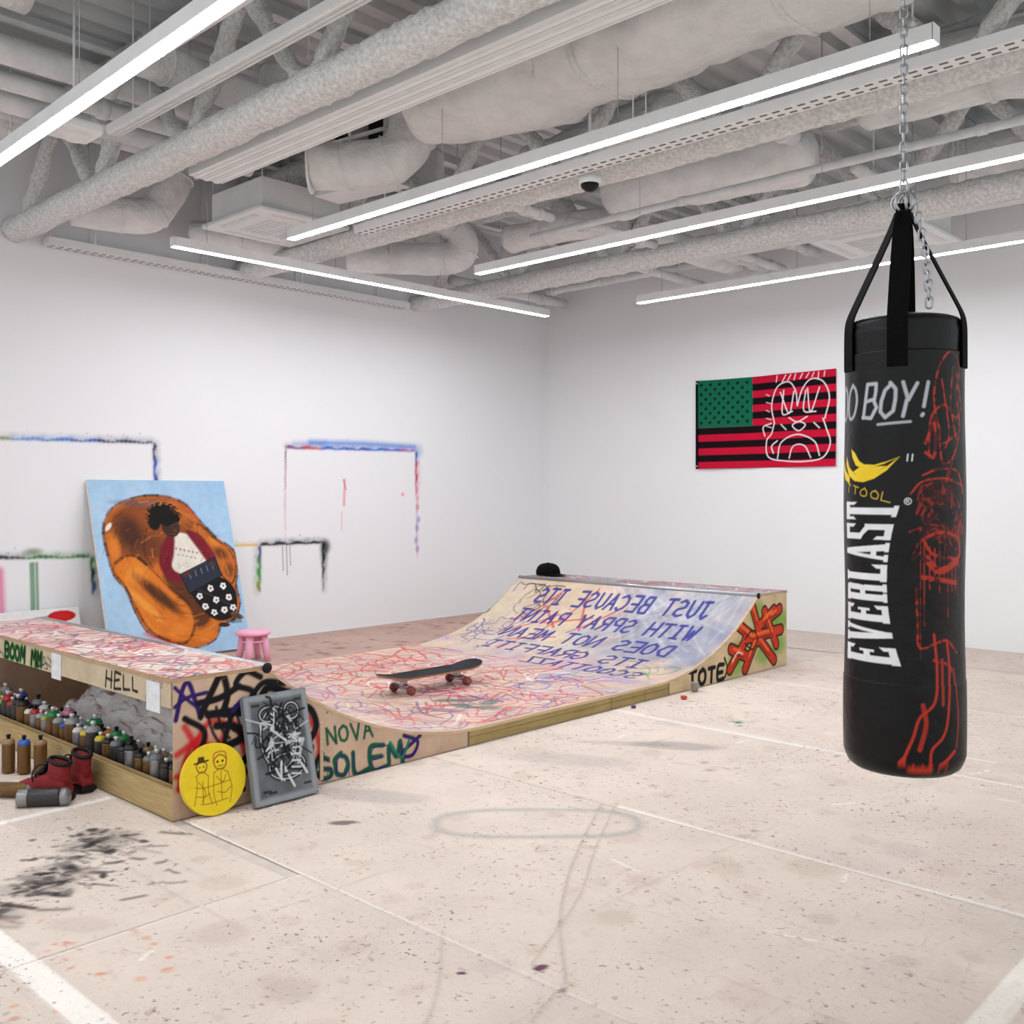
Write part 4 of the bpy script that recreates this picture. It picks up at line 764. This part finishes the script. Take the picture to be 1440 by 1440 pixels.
def lg(i,x,y):
    tt=(i+x*.86+.06)/8; sb=-.052+.045*(2*tt-1)**2; return (sb+y*(-.222-sb), z0+tt*(z1-z0))
for i,ch in enumerate(word):
    for pl in G[ch]: P.poly([lg(i,*q) for q in pl],WHT,1,.0018)
Y_=(240,206,40)
# swoosh: thin sharp right tip, three prongs at its left
P.poly([(-.012,1.618),(-.06,1.596),(-.10,1.586),(-.14,1.584),(-.165,1.594),(-.185,1.622),(-.192,1.648),(-.170,1.634),(-.150,1.608),(-.128,1.596),(-.09,1.594),(-.05,1.604)],Y_,1,.0015)
P.poly([(-.012,1.618),(-.05,1.588),(-.09,1.568),(-.13,1.560),(-.17,1.566),(-.205,1.590),(-.225,1.626),(-.228,1.600),(-.205,1.562),(-.17,1.543),(-.13,1.539),(-.09,1.550),(-.05,1.576)],Y_,1,.0015)
P.poly([(-.10,1.588),(-.15,1.586),(-.18,1.572),(-.14,1.556),(-.09,1.566),(-.05,1.590)],Y_,1,.0015)
P.poly([(-.20,1.556),(-.235,1.580),(-.262,1.615),(-.262,1.580),(-.235,1.548),(-.20,1.536)],Y_,1,.0015)
P.text('TTOOL',(-.22,1.510),(1,-.20),(.2,1),.026,.026,.012,.0032,(226,190,60),.9,.002,.002,random.Random(2))
P.text('OO',(-.28,1.745),(1,0),(.1,1),.048,.11,.012,.011,(178,184,190),.95,.002,.003,random.Random(5),True)
P.text('BOY!',(-.135,1.745),(1,0),(.15,1),.045,.105,.013,.011,(190,196,202),.95,.003,.003,random.Random(5)); P.stroke([(-.08,1.722),(.02,1.728)],.008,(186,192,198),.9,.003)
P.stroke([(.012,1.625),(.010,1.605)],.004,WHT,.9,.002); P.stroke([(.026,1.625),(.024,1.605)],.004,WHT,.9,.002)
P.crv([(.012+.010*math.cos(t),1.478+.010*math.sin(t)) for t in np.linspace(0,6.28,12,endpoint=False)],.0025,WHT,.95,.0018,True); P.text('R',(.008,1.473),(1,0),(0,1),.007,.010,0,.002,WHT,.95,0,.0015)
RD=(192,52,32); R=random.Random(14); K=.93
brk=.6*vnoise(sus,vsr,.012,77)+.4*vnoise(sus,vsr,.04,78)
C0=P.C.copy()
def red(p,w=.006,a=.85,cl=False): P.crv([(x*K,z) for x,z in p],w,RD,a,.0025,cl)
red([(.12,1.7),(.1,1.8),(.12,1.9),(.17,1.95),(.22,1.9),(.2,1.82),(.22,1.72),(.18,1.62),(.13,1.6),(.12,1.7)],.007)
red([(.08,1.62),(.09,1.74),(.14,1.78),(.19,1.74)],.007); red([(.13,1.86),(.16,1.7),(.14,1.64)],.006); red([(.18,1.9),(.17,1.78),(.2,1.66)],.006); red([(.06,1.56),(.12,1.58),(.2,1.57),(.24,1.5)],.007); red([(.1,1.74),(.12,1.66),(.2,1.69)],.006)
red([(.07,1.66),(.1,1.72),(.1,1.62),(.07,1.63)],.010); red([(.2,1.88),(.23,1.78),(.2,1.74)],.008)
for c_,rx,ry in (((.13,1.50),.06,.04),((.12,1.38),.05,.025)): P.ell((c_[0]*K,c_[1]),rx,ry,(110,30,22),.4,.6)
for _ in range(60):
    x=R.uniform(.04,.23); z=R.uniform(1.28,1.56); red([(x,z),(x+R.gauss(0,.015),z+R.gauss(0,.02)),(x+R.gauss(0,.02),z+R.gauss(0,.03))],R.uniform(.0025,.006),.5)
P.ell((.14,1.12),.04,.2,(60,20,18),.4,.7)
red([(.02,1.5),(.06,1.54),(.14,1.55),(.22,1.53)],.006); red([(.06,1.36),(.12,1.38),(.2,1.36),(.21,1.3),(.1,1.31),(.06,1.36)],.009); red([(.07,1.3),(.12,1.26),(.2,1.29)],.022); red([(.06,1.24),(.2,1.22)],.014)
for k in range(9): red([(.065+.018*k,1.3+R.uniform(0,.06)),(.067+.018*k,1.02+R.uniform(0,.24))],R.uniform(.002,.005),.8)
P.stroke([(.05,1.36),(.05,.98)],.0025,RD,.6,.002)
red([(.04,1.2),(.045,1.1),(.05,1.02),(.1,1.03),(.15,1.04),(.2,1.0)],.007); red([(.1,.98),(.16,.96),(.19,.9)],.009)
kk=np.clip((brk-.38)/.14,0,1)[...,None]; P.C=C0*(1-kk)*.8+P.C*kk+P.C*(1-kk)*.2
lettermask=(np.abs(C0-s2l(BKB)).max(-1)>.02)[...,None]; P.C=np.where(lettermask,C0,P.C)
red([(.1,1.06),(.11,.95),(.1,.85),(.05,.8),(.03,.74),(.0,.66),(.03,.64),(.08,.645),(.09,.7),(.13,.74),(.15,.8),(.16,.95),(.15,1.04)],.009,.9)
red([(.0,.67),(-.01,.65),(.05,.635),(.12,.65),(.18,.69)],.012,.9); red([(.13,.98),(.13,.84)],.010,.7); red([(.18,.95),(.2,.8),(.19,.7)],.006,.7); red([(.06,.84),(.07,.78),(.05,.70)],.014,.7)
for k in range(5): red([(.03+.03*k,.655),(.03+.03*k,.625)],.005,.8)
for zc in (zt-.028,zt-.12): P.stroke([(-.3,zc),(.3,zc)],.003,(3,3,4),.9,.002)
P.stroke([(-.3,zt-.04),(.3,zt-.04)],.004,(44,44,48),.6,.003); P.stroke([(-.3,zb+.05),(.3,zb+.05)],.003,(44,44,48),.5,.002)
A_,_=np.meshgrid(arc,vsr); RRr=np.array([r[0] for r in rows])[:,None]; ZZ=np.array([r[1] for r in rows])[:,None]+0*A_
XX=RRr*(-d.x*np.cos(A_)+rt.x*np.sin(A_)); YY=RRr*(-d.y*np.cos(A_)+rt.y*np.sin(A_))
gridmesh('bag_body',np.stack([XX,YY,ZZ-zb],-1),P.C,M_bag,bag)
apex=2.46-zb
for ph in (-.10,-1.12,1.30,3.10):
    dirv=Vector((-d.x*math.cos(ph)+rt.x*math.sin(ph),-d.y*math.cos(ph)+rt.y*math.sin(ph),0)); tn=Vector((-dirv.y,dirv.x,0)); up=Vector((0,0,1))
    zt_=zt-zb
    path=[(.012,apex,.6),(.040,apex-.08,.9),(.105,apex-.22,1),(.160,apex-.335,1),(.180,zt_+.005,1),(.187,zt_-.03,1),(.1885,zt_-.08,1),(.1885,zt_-.17,1)]
    rings=[]
    for r_,z_,w_ in smooth(path,4):
        c=dirv*r_+up*z_; hw=.031*w_; th=dirv*.002+up*.0015
        rings.append([tuple(c-tn*hw-th),tuple(c+tn*hw-th),tuple(c+tn*hw+th),tuple(c-tn*hw+th)])
    b=MB(); b.loft(rings,sm=False); b.build('strap',M_web,bag)
b=MB(); b.lathe([(0,-.03),(.018,-.03),(.024,-.015),(.02,0),(0,0)],16,M=Matrix.Translation((.02,.0,0))); b.build('bottom_ring',M_blk,bag)
def link(b,c,ax,L=.05,W=.026,r=.0042):
    c=Vector(c); pts=[]
    for t in np.linspace(0,2*math.pi,16,endpoint=False):
        zc=math.sin(t)*W/2+math.copysign((L-W)/2,math.sin(t)); xc=math.cos(t)*W/2
        pts.append(c+ax*xc+Vector((0,0,zc)))
    b.tube(pts,r,0,6,True)
b=MB(); zc=apex+.03; k=0
while zc+zb<4.66: link(b,(0,0,zc),Vector((1,.3,0)).normalized() if k%2 else Vector((-.3,1,0)).normalized(),.04,.022,.0036); zc+=.032; k+=1
b.build('chain',M_steel,bag,label='galvanised steel hanging chain')
b=MB()
for ph in (0,.9,1.8,2.7):
    ax=Vector((math.cos(ph),math.sin(ph),0)); 
    b.tube([ax*.036*math.cos(t)+ax.cross(Vector((0,0,1)))*.012+Vector((0,0,apex+.005+.034*math.sin(t))) for t in np.linspace(0,6.283,18,endpoint=False)],.005,0,8,True)
b.build('shackle_ring',M_steel,bag,label='steel shackle rings joining straps')
b=MB(); a0=Vector((.0,0,apex-.02))+Vector((rt.x,rt.y,0))*.035-Vector((d.x,d.y,0))*.05; sd=Vector((rt.x,rt.y,0))*.075-Vector((d.x,d.y,0))*.12; a1=Vector((sd.x,sd.y,zt-zb+.02)); nL=12
for i in range(nL):
    t=(i+.5)/nL; c=a0.lerp(a1,t)+Vector((rt.x,rt.y,0))*.01*math.sin(t*3.1); 
    link(b,c,Vector((1,.3,0)).normalized() if i%2 else Vector((-.3,1,0)).normalized(),.038,.02,.0034)
b.build('slack_chain',M_steel,bag,label='slack end of chain hanging to the bag top')

# ------------------------------------------------------------ LED lights
def led(p,q,lab):
    p=Vector(p); q=Vector(q); L=(q-p).length; c=(p+q)/2; rz=math.atan2(q.y-p.y,q.x-p.x)
    e=empty('linear_light',tuple(c),lab,'ceiling light',(0,0,rz),'linear ceiling lights')
    b=MB(); b.box((0,.036,.035),(L,.006,.075)); b.box((0,-.036,.035),(L,.006,.075)); b.box((0,0,.07),(L,.072,.006)); b.box((-L/2,0,.035),(.006,.078,.077)); b.box((L/2,0,.035),(.006,.078,.077)); b.build('housing',M_white,e)
    MB().box((0,0,-.003),(L-.012,.064,.006)).build('diffuser',M_led,e,label='glowing white diffuser')
    for s_ in np.linspace(-L/2+.3,L/2-.3,4):
        b=MB(); b.tube([(s_,0,.07),(s_,0,1.18)],.0025,0,6); b.build('suspension_cable',M_steel,e)
LZ=3.5
led((-6.9,2.24,LZ),(-1.9,2.10,LZ),'slim suspended linear lamp with white glowing diffuser')
for y,x0,x1 in ((4.48,-6.63,-1.66),(6.35,-6.44,-1.3),(8.48,-6.2,-1.1),(.1,-6.6,-1.6)):  # last row: unseen lamp added out of view for extra light, continuing the spacing
    led((x0,y,LZ),(x1,y,LZ),'slim suspended linear lamp with white glowing diffuser')
led((-7.5,3.95,LZ),(-7.4,8.4,LZ),'slim suspended linear lamp running beside the wall')

# ------------------------------------------------------------ trusses
def dense(a,b,s=.05):
    a=Vector(a); b=Vector(b); n=max(2,int((b-a).length/s)); return [a.lerp(b,i/n) for i in range(n+1)]
for yt in (3.26,5.47,7.8):
    e=empty('roof_truss',(XL,yt,3.65),'sprayed fireproofed steel truss under the roof deck','beam',group='roof trusses')
    off=(XL,yt,3.65)
    b=MB(); b.tube(dense((XL+.01,yt,3.755),(XE-.01,yt,3.755),.04),.100,0,16,rough=.004,flat=(1,1.15),lump=.10); b.build('lower_chord',M_fire,e,off=off)
    b=MB(); b.tube(dense((XL+.01,yt,4.58),(XE-.01,yt,4.58)),.08,0,12,rough=.006); b.build('upper_chord',M_fire,e,off=off)
    x=XL+.3; k=0
    while x<XE-1:
        za,zb_=(3.8,4.55) if k%2==0 else (4.55,3.8)
        b=MB(); b.tube(dense((x,yt,za),(x+.62,yt,zb_)),.055,0,10,rough=.007,lump=.2); b.build('web_member',M_fire,e,off=off); x+=.62+(.12 if k%2 else .0); k+=1
for x in (-8.2,-6.9,-5.6,-4.3,-3.0,-1.7,-.4):
    b=MB(); b.box((x,(YN+YR)/2,4.62),(.09,YR-YN-.02,.012)); b.box((x,(YN+YR)/2,4.67),(.012,YR-YN-.02,.1)); b.build('roof_purlin',M_pipe,off=(x,YN,4.6),label='pale grey steel purlin under the roof deck',cat='beam')

# ------------------------------------------------------------ ducts and pipes
def duct(pts,r,lab,name='air_duct',m=None,seg=28,n=10,cat='duct',lump=.12,flat=(.92,1.1)):
    sp=smooth(pts,n); off=tuple(sp[0]); b=MB(); b.tube(sp,r,0,seg,lump=lump,flat=flat)
    for i in range(n,len(sp)-2,n): b.tube([sp[i],np.array(sp[i])*.7+np.array(sp[i+1])*.3],r*1.07,0,seg,lump=lump,flat=flat)
    return b.build(name,m or M_duct,off=off,label=lab,cat=cat)
def rounded(pts,r,lab,flat=(.85,1.2),lump=.24):
    ctrl=smooth(pts,6); sp=[np.array(q) for q in ctrl]; 
    fine=[]
    for p,q in zip(sp[:-1],sp[1:]):
        k=max(1,int(np.linalg.norm(q-p)/.07)); fine+=[p+(q-p)*i/k for i in range(k)]
    sp=fine+[sp[-1]]; n=len(sp); rad=[r]*n
    a=sp[0]-sp[1]; a/=np.linalg.norm(a); z=sp[-1]-sp[-2]; z/=np.linalg.norm(z)
    pre=[sp[0]+a*r*.5*math.sin(t) for t in (1.5,1.2,.8,.4)]; prr=[r*math.cos(t) for t in (1.5,1.2,.8,.4)]
    suf=[sp[-1]+z*r*.5*math.sin(t) for t in (.4,.8,1.2,1.5)]; sur=prr[::-1]
    pts=pre+sp+suf; rad=prr+rad+sur; b=MB(); b.tube(pts,rad,0,36,lump=lump,flat=flat)
    for i in range(18,len(pts)-10,16): b.tube([pts[i],pts[i]*.6+pts[i+1]*.4],r*1.03,0,36,lump=lump,flat=flat)
    return b.build('air_duct',M_duct,off=tuple(pts[0]),label=lab,cat='duct')
rounded([(-5.2,4.82,4.25),(-4.4,4.82,4.22),(-3.2,4.80,4.22),(-1.6,4.80,4.25),(1.5,4.80,4.25)],.33,'huge wrapped white air duct')
rounded([(-5.3,5.95,4.12),(-4.9,6.0,4.15),(-4.4,6.05,4.18),(-4.0,6.0,4.2)],.23,'large wrapped white air duct')
rounded([(-5.2,6.85,4.1),(-4.7,6.95,4.12),(-4.0,7.1,4.15),(-3.7,7.2,4.15)],.26,'large white air duct with rounded end')
duct([(-6.25,4.45,3.98),(-6.05,4.6,3.98),(-5.78,4.78,4.0),(-5.68,4.88,4.15),(-5.66,4.9,4.5)],.19,'white elbow duct with open end')
duct([(-5.9,2.9,4.2),(-5.9,3.05,4.2),(-5.95,3.8,4.18),(-6.1,4.0,4.25),(-6.15,4.05,4.55)],.12,'white painted round duct')
duct([(-8.15,6.2,3.92),(-7.85,6.5,3.9),(-7.5,6.9,3.9),(-7.38,7.05,3.98),(-7.4,7.0,4.2),(-7.6,6.7,4.32),(-8.0,6.2,4.35)],.17,'white U-shaped duct bend')
duct([(-8.7,4.8,3.95),(-8.4,5.1,3.93),(-8.25,5.6,3.95),(-8.2,5.8,4.2),(-8.2,5.85,4.6)],.16,'white round duct near the wall')
duct([(-8.6,3.6,3.95),(-8.4,3.95,3.93),(-8.3,4.2,3.98),(-8.25,4.35,4.3),(-8.25,4.4,4.6)],.17,'white round duct near the wall')
duct([(-7.0,7.4,4.1),(-6.5,7.4,4.1),(-6.0,7.5,4.1),(-5.9,8.15,4.1),(-5.9,9.9,4.1)],.15,'white round branch duct')
duct([(-5.75,5.9,4.0),(-6.2,5.9,4.0),(-6.7,6.0,4.1),(-6.8,6.02,4.6)],.17,'white round branch duct')
duct([(-3.0,6.75,4.3),(-2.2,6.85,4.3),(-1.0,7.0,4.3),(1.0,7.0,4.3)],.26,'large white air duct')
duct([(-3.1,8.8,4.3),(-2.2,8.9,4.3),(-.8,8.95,4.3),(1.5,8.95,4.3)],.24,'large white air duct')
duct([(-5.2,1.5,4.3),(-4.4,1.8,4.32),(-3.6,1.85,4.32),(-1.5,1.85,4.32)],.24,'large wrapped white air duct')
duct([(-7.9,3.0,4.3),(-7.9,2.0,4.3),(-7.9,-.5,4.3)],.15,'long white round duct under the roof deck',lump=.06)
duct([(-6.1,2.3,4.45),(-6.1,1.0,4.45),(-6.1,-.8,4.45)],.13,'long white round duct under the roof deck',lump=.06)
b=MB(); b.lathe([(.06,0),(.2,0),(.205,.01),(.2,.02),(.06,.02)],28,M=Matrix.Translation((-6.27,4.43,3.98))@Vector((-.7,-.7,0)).to_track_quat('Z','Y').to_matrix().to_4x4()); b.build('duct_end_ring',M_white,off=(-6.27,4.43,3.98),label='white ring on the open duct end',cat='duct collar')
PL='pale grey painted pipe under the ceiling'
for pts,r in (([(-6.45,-1,4.22),(-6.45,4.2,4.22)],.085),([(-6.72,-1,4.14),(-6.72,4.3,4.14)],.06),([(-7.12,-1,4.5),(-7.12,9.9,4.5)],.07),([(-7.0,-1,4.12),(-7.0,4.35,4.12)],.08),([(-7.4,-1,4.2),(-7.4,4.35,4.2)],.065),
  ([(-8.9,4.75,4.5),(-6.8,4.75,4.5)],.05),([(-6.0,6.6,3.8),(2,6.6,3.8)],.03),([(-3.4,6.9,4.63),(2,6.9,4.63)],.03),
  ([(-5.5,8.7,4.0),(-5.5,9.9,4.0)],.06),([(-5.3,8.7,3.95),(-5.3,9.9,3.95)],.045),([(-4.9,8.7,4.05),(-4.9,9.9,4.05)],.05),([(-5.5,5.65,3.82),(-5.5,6.3,3.82)],.04),([(-5.65,6.7,3.9),(-5.65,7.65,3.9)],.05),([(-5.4,6.7,3.82),(-5.4,7.65,3.82)],.04),
  ([(-3.3,5.65,3.95),(-3.3,6.3,3.95)],.06),([(-3.2,7.05,3.9),(-3.2,7.65,3.9)],.04),([(-2.6,5.65,3.95),(-2.6,6.3,3.95)],.05),([(-1.6,5.65,3.95),(-1.6,6.3,3.95)],.05),([(-4.0,3.4,4.66),(-4.0,4.3,4.66)],.04),([(-8.9,2.7,4.0),(-6.2,2.7,4.0),(-3,2.7,4.0)],.045),
  ([(-8.9,9.6,4.1),(-6.1,9.6,4.1)],.05),([(-8.5,7.95,4.0),(-8.5,10.0,4.0)],.06),([(-6.4,7.95,3.95),(-6.4,10.0,3.95)],.045),([(-2.2,7.95,3.95),(-2.2,8.3,3.95)],.045),([(-4.9,3.9,4.1),(-2.0,3.9,4.1)],.06),([(-4.9,4.15,4.3),(-2.0,4.15,4.3)],.08)):
    b=MB(); b.tube(dense(pts[0],pts[1],.5) if len(pts)==2 else smooth(pts,6),r,0,14)
    for i in range(3):
        q=Vector(pts[0]).lerp(Vector(pts[-1]),.2+.28*i); dr=(Vector(pts[-1])-Vector(pts[0])).normalized()*.03; 
        if len(pts)==2: b.tube([q-dr,q+dr],r*1.25,0,14)
    b.build('ceiling_pipe',M_pipe,off=pts[0],label=PL,cat='pipe')
def tray(p,q,w,h,lab,slots=True,rows_=2,hang=4.7):
    p=Vector(p); q=Vector(q); L=(q-p).length; c=(p+q)/2; rz=math.atan2(q.y-p.y,q.x-p.x); b=MB()
    b.box((0,0,h/2),(L,w,h),0); 
    if slots:
        n=int(L/.075)
        for i in range(n):
            x=-L/2+.04+i*.075
            for r_ in range(rows_):
                yv=(-w/4 if r_==0 else w/4); b.box((x,yv,-.001),(.042,w*.14,.003),1)
    else:
        for yv in (-w*.3,0,w*.3): b.box((0,yv,-.004),(L,w*.12,.01),0); b.box((0,yv+w*.1,-.0012),(L,.006,.003),1)
    for s_ in np.linspace(-L/2+.4,L/2-.4,4):
        b.box((s_,0,h+.004),(.03,w+.02,.008),0)
        for sg in (-1,1): b.tube([(s_,sg*(w/2+.006),h),(s_,sg*(w/2+.006),hang-c.z)],.004,0,6)
    return b.build('cable_tray',[M_white,mat('slot_grey',(110,111,112),.8)],off=(0,0,0),loc=tuple(c),rot=(0,0,rz),label=lab,cat='cable tray')
tray((-6.42,5.0,3.6),(1.5,5.0,3.6),.12,.06,'white perforated cable tray hung beside the lamp')
tray((-8.87,3.5,3.66),(-8.87,7.6,3.66),.12,.07,'white perforated cable tray along the wall top')
tray((-6.4,3.62,3.72),(1.2,3.62,3.72),.26,.1,'broad white ribbed metal trunking beside truss',False)
tray((-6.5,3.0,3.9),(1.2,3.0,3.9),.1,.05,'narrow white cable trunking beside truss',False)
tray((-7.9,1.7,4.0),(-5.9,1.7,4.0),.06,.05,'white perforated support strut')
tray((-5.2,8.05,3.7),(1.5,8.05,3.7),.1,.05,'white cable trunking beside truss',False)
def cassette(c,s,rz,lab):
    e=empty('air_conditioner',c,lab,'air conditioner',(0,0,rz))
    MB().box((0,0,.02),(s,s,.04),0,.012).build('front_panel',M_white,e); MB().box((0,0,.17),(s*.86,s*.86,.26),0,.01).build('casing',M_white,e)
    b=MB()
    for i in range(4):
        M=Matrix.Rotation(i*math.pi/2,4,'Z'); b.box((0,s*.4,-.002),(s*.6,s*.06,.006),0,M=M)
    b.build('air_slot',M_pipe,e); b=MB()
    for k in range(9): b.box((0,-s*.22+k*s*.055,-.003),(s*.5,s*.02,.008))
    b.build('intake_grille',M_pipe,e)
    b=MB()
    for sx in (-1,1):
        for sy in (-1,1): b.tube([(sx*s*.42,sy*s*.42,.04),(sx*s*.42,sy*s*.42,4.7-c[2])],.005,0,6)
    b.build('hanger_rod',M_pipe,e)
cassette((-7.5,4.92,3.82),.92,0,'white ceiling air conditioning cassette near the wall')
cassette((-3.85,9.1,3.84),1.05,0,'white ceiling air conditioning cassette near the plain wall')
e=empty('air_handler',(-6.50,5.08,3.90),'white air handler box with dark open vents','air vent',(0,0,math.radians(8)))
b=MB(); b.box((0,.12,.40),(.8,.04,.62)); b.box((0,0,.70),(.8,.28,.03)); b.box((0,0,.09),(.8,.28,.03)); 
for x in (-.385,0,.385): b.box((x,0,.39),(.03,.28,.6))
b.build('casing',M_white,e); MB().box((0,.08,.39),(.76,.03,.58)).build('vent_opening',M_dark,e,label='dark vent opening')
b=MB(); 
for k in range(2): b.box((0,-.13,.28+.2*k),(.8,.02,.025))
b.build('louver',M_white,e)
e=empty('sensor_box',(-6.05,2.55,3.66),'white square sensor box hanging from ceiling','sensor'); MB().box((0,0,.04),(.26,.26,.07),0,.02).build('housing',M_white,e); b=MB(); b.lathe([(0,-.03),(.05,-.025),(.08,.0),(.08,.01)],20); b.build('lens',M_wht,e); b=MB(); b.tube([(0,0,.07),(0,0,1.0)],.008,0,8); b.build('rod',M_pipe,e)
e=empty('dome_camera',(-4.2,5.20,3.58),'small black dome security camera under the ceiling','security camera'); b=MB(); b.lathe([(.075,.04),(.075,.0),(.07,-.005),(0,-.005)],24); b.lathe([(.07,.04),(.03,.08),(0,.08)],20); b.build('mount',M_white,e); b=MB(); b.lathe([(.062,-.006),(.055,-.03),(.03,-.05),(0,-.055)],24); b.build('lens_dome',M_blk,e); b=MB(); b.tube([(0,0,.07),(0,0,1.1)],.01,0,8); b.build('rod',M_pipe,e)
e=empty('spotlight',(-2.02,4.15,3.78),'black cylindrical ceiling spotlight','spotlight'); b=MB(); b.lathe([(0,0),(.05,0),(.06,.01),(.06,.16),(.04,.2),(0,.2)],24,M=Matrix.Rotation(.4,4,'X')); b.build('lamp_head',M_blk,e); b=MB(); b.tube([(0,-.07,.18),(0,-.07,.9)],.01,0,8); b.build('rod',M_blk,e)
for i in range(26):
    x,y=random.Random(i).uniform(-8,-1),random.Random(i+99).uniform(2.4,9.6)
    b=MB(); b.tube([(0,0,0),(0,0,.66)],.006,0,6); b.lathe([(0,-.03),(.02,-.03),(.006,0),(.006,.01)],10); b.build('hanger_rod',M_pipe,loc=(x,y,4.02),label='thin pale metal hanger rod under the roof deck',cat='hanger rod')

# ------------------------------------------------------------ world, camera
w=bpy.data.worlds.new('World'); scn.world=w; w.use_nodes=True; w.node_tree.nodes['Background'].inputs[0].default_value=(.95,.975,1,1); w.node_tree.nodes['Background'].inputs[1].default_value=1.08
cam=bpy.data.cameras.new('camera'); co=bpy.data.objects.new('camera',cam); COL.objects.link(co); scn.camera=co
co.location=(0,0,1.5); co.rotation_euler=(math.radians(90),0,math.radians(43.4)); cam.sensor_width=36; cam.lens=35.0; cam.shift_y=-25/1440; cam.clip_start=.05
scn.view_settings.view_transform='Standard'; scn.view_settings.look='None'; scn.view_settings.exposure=0
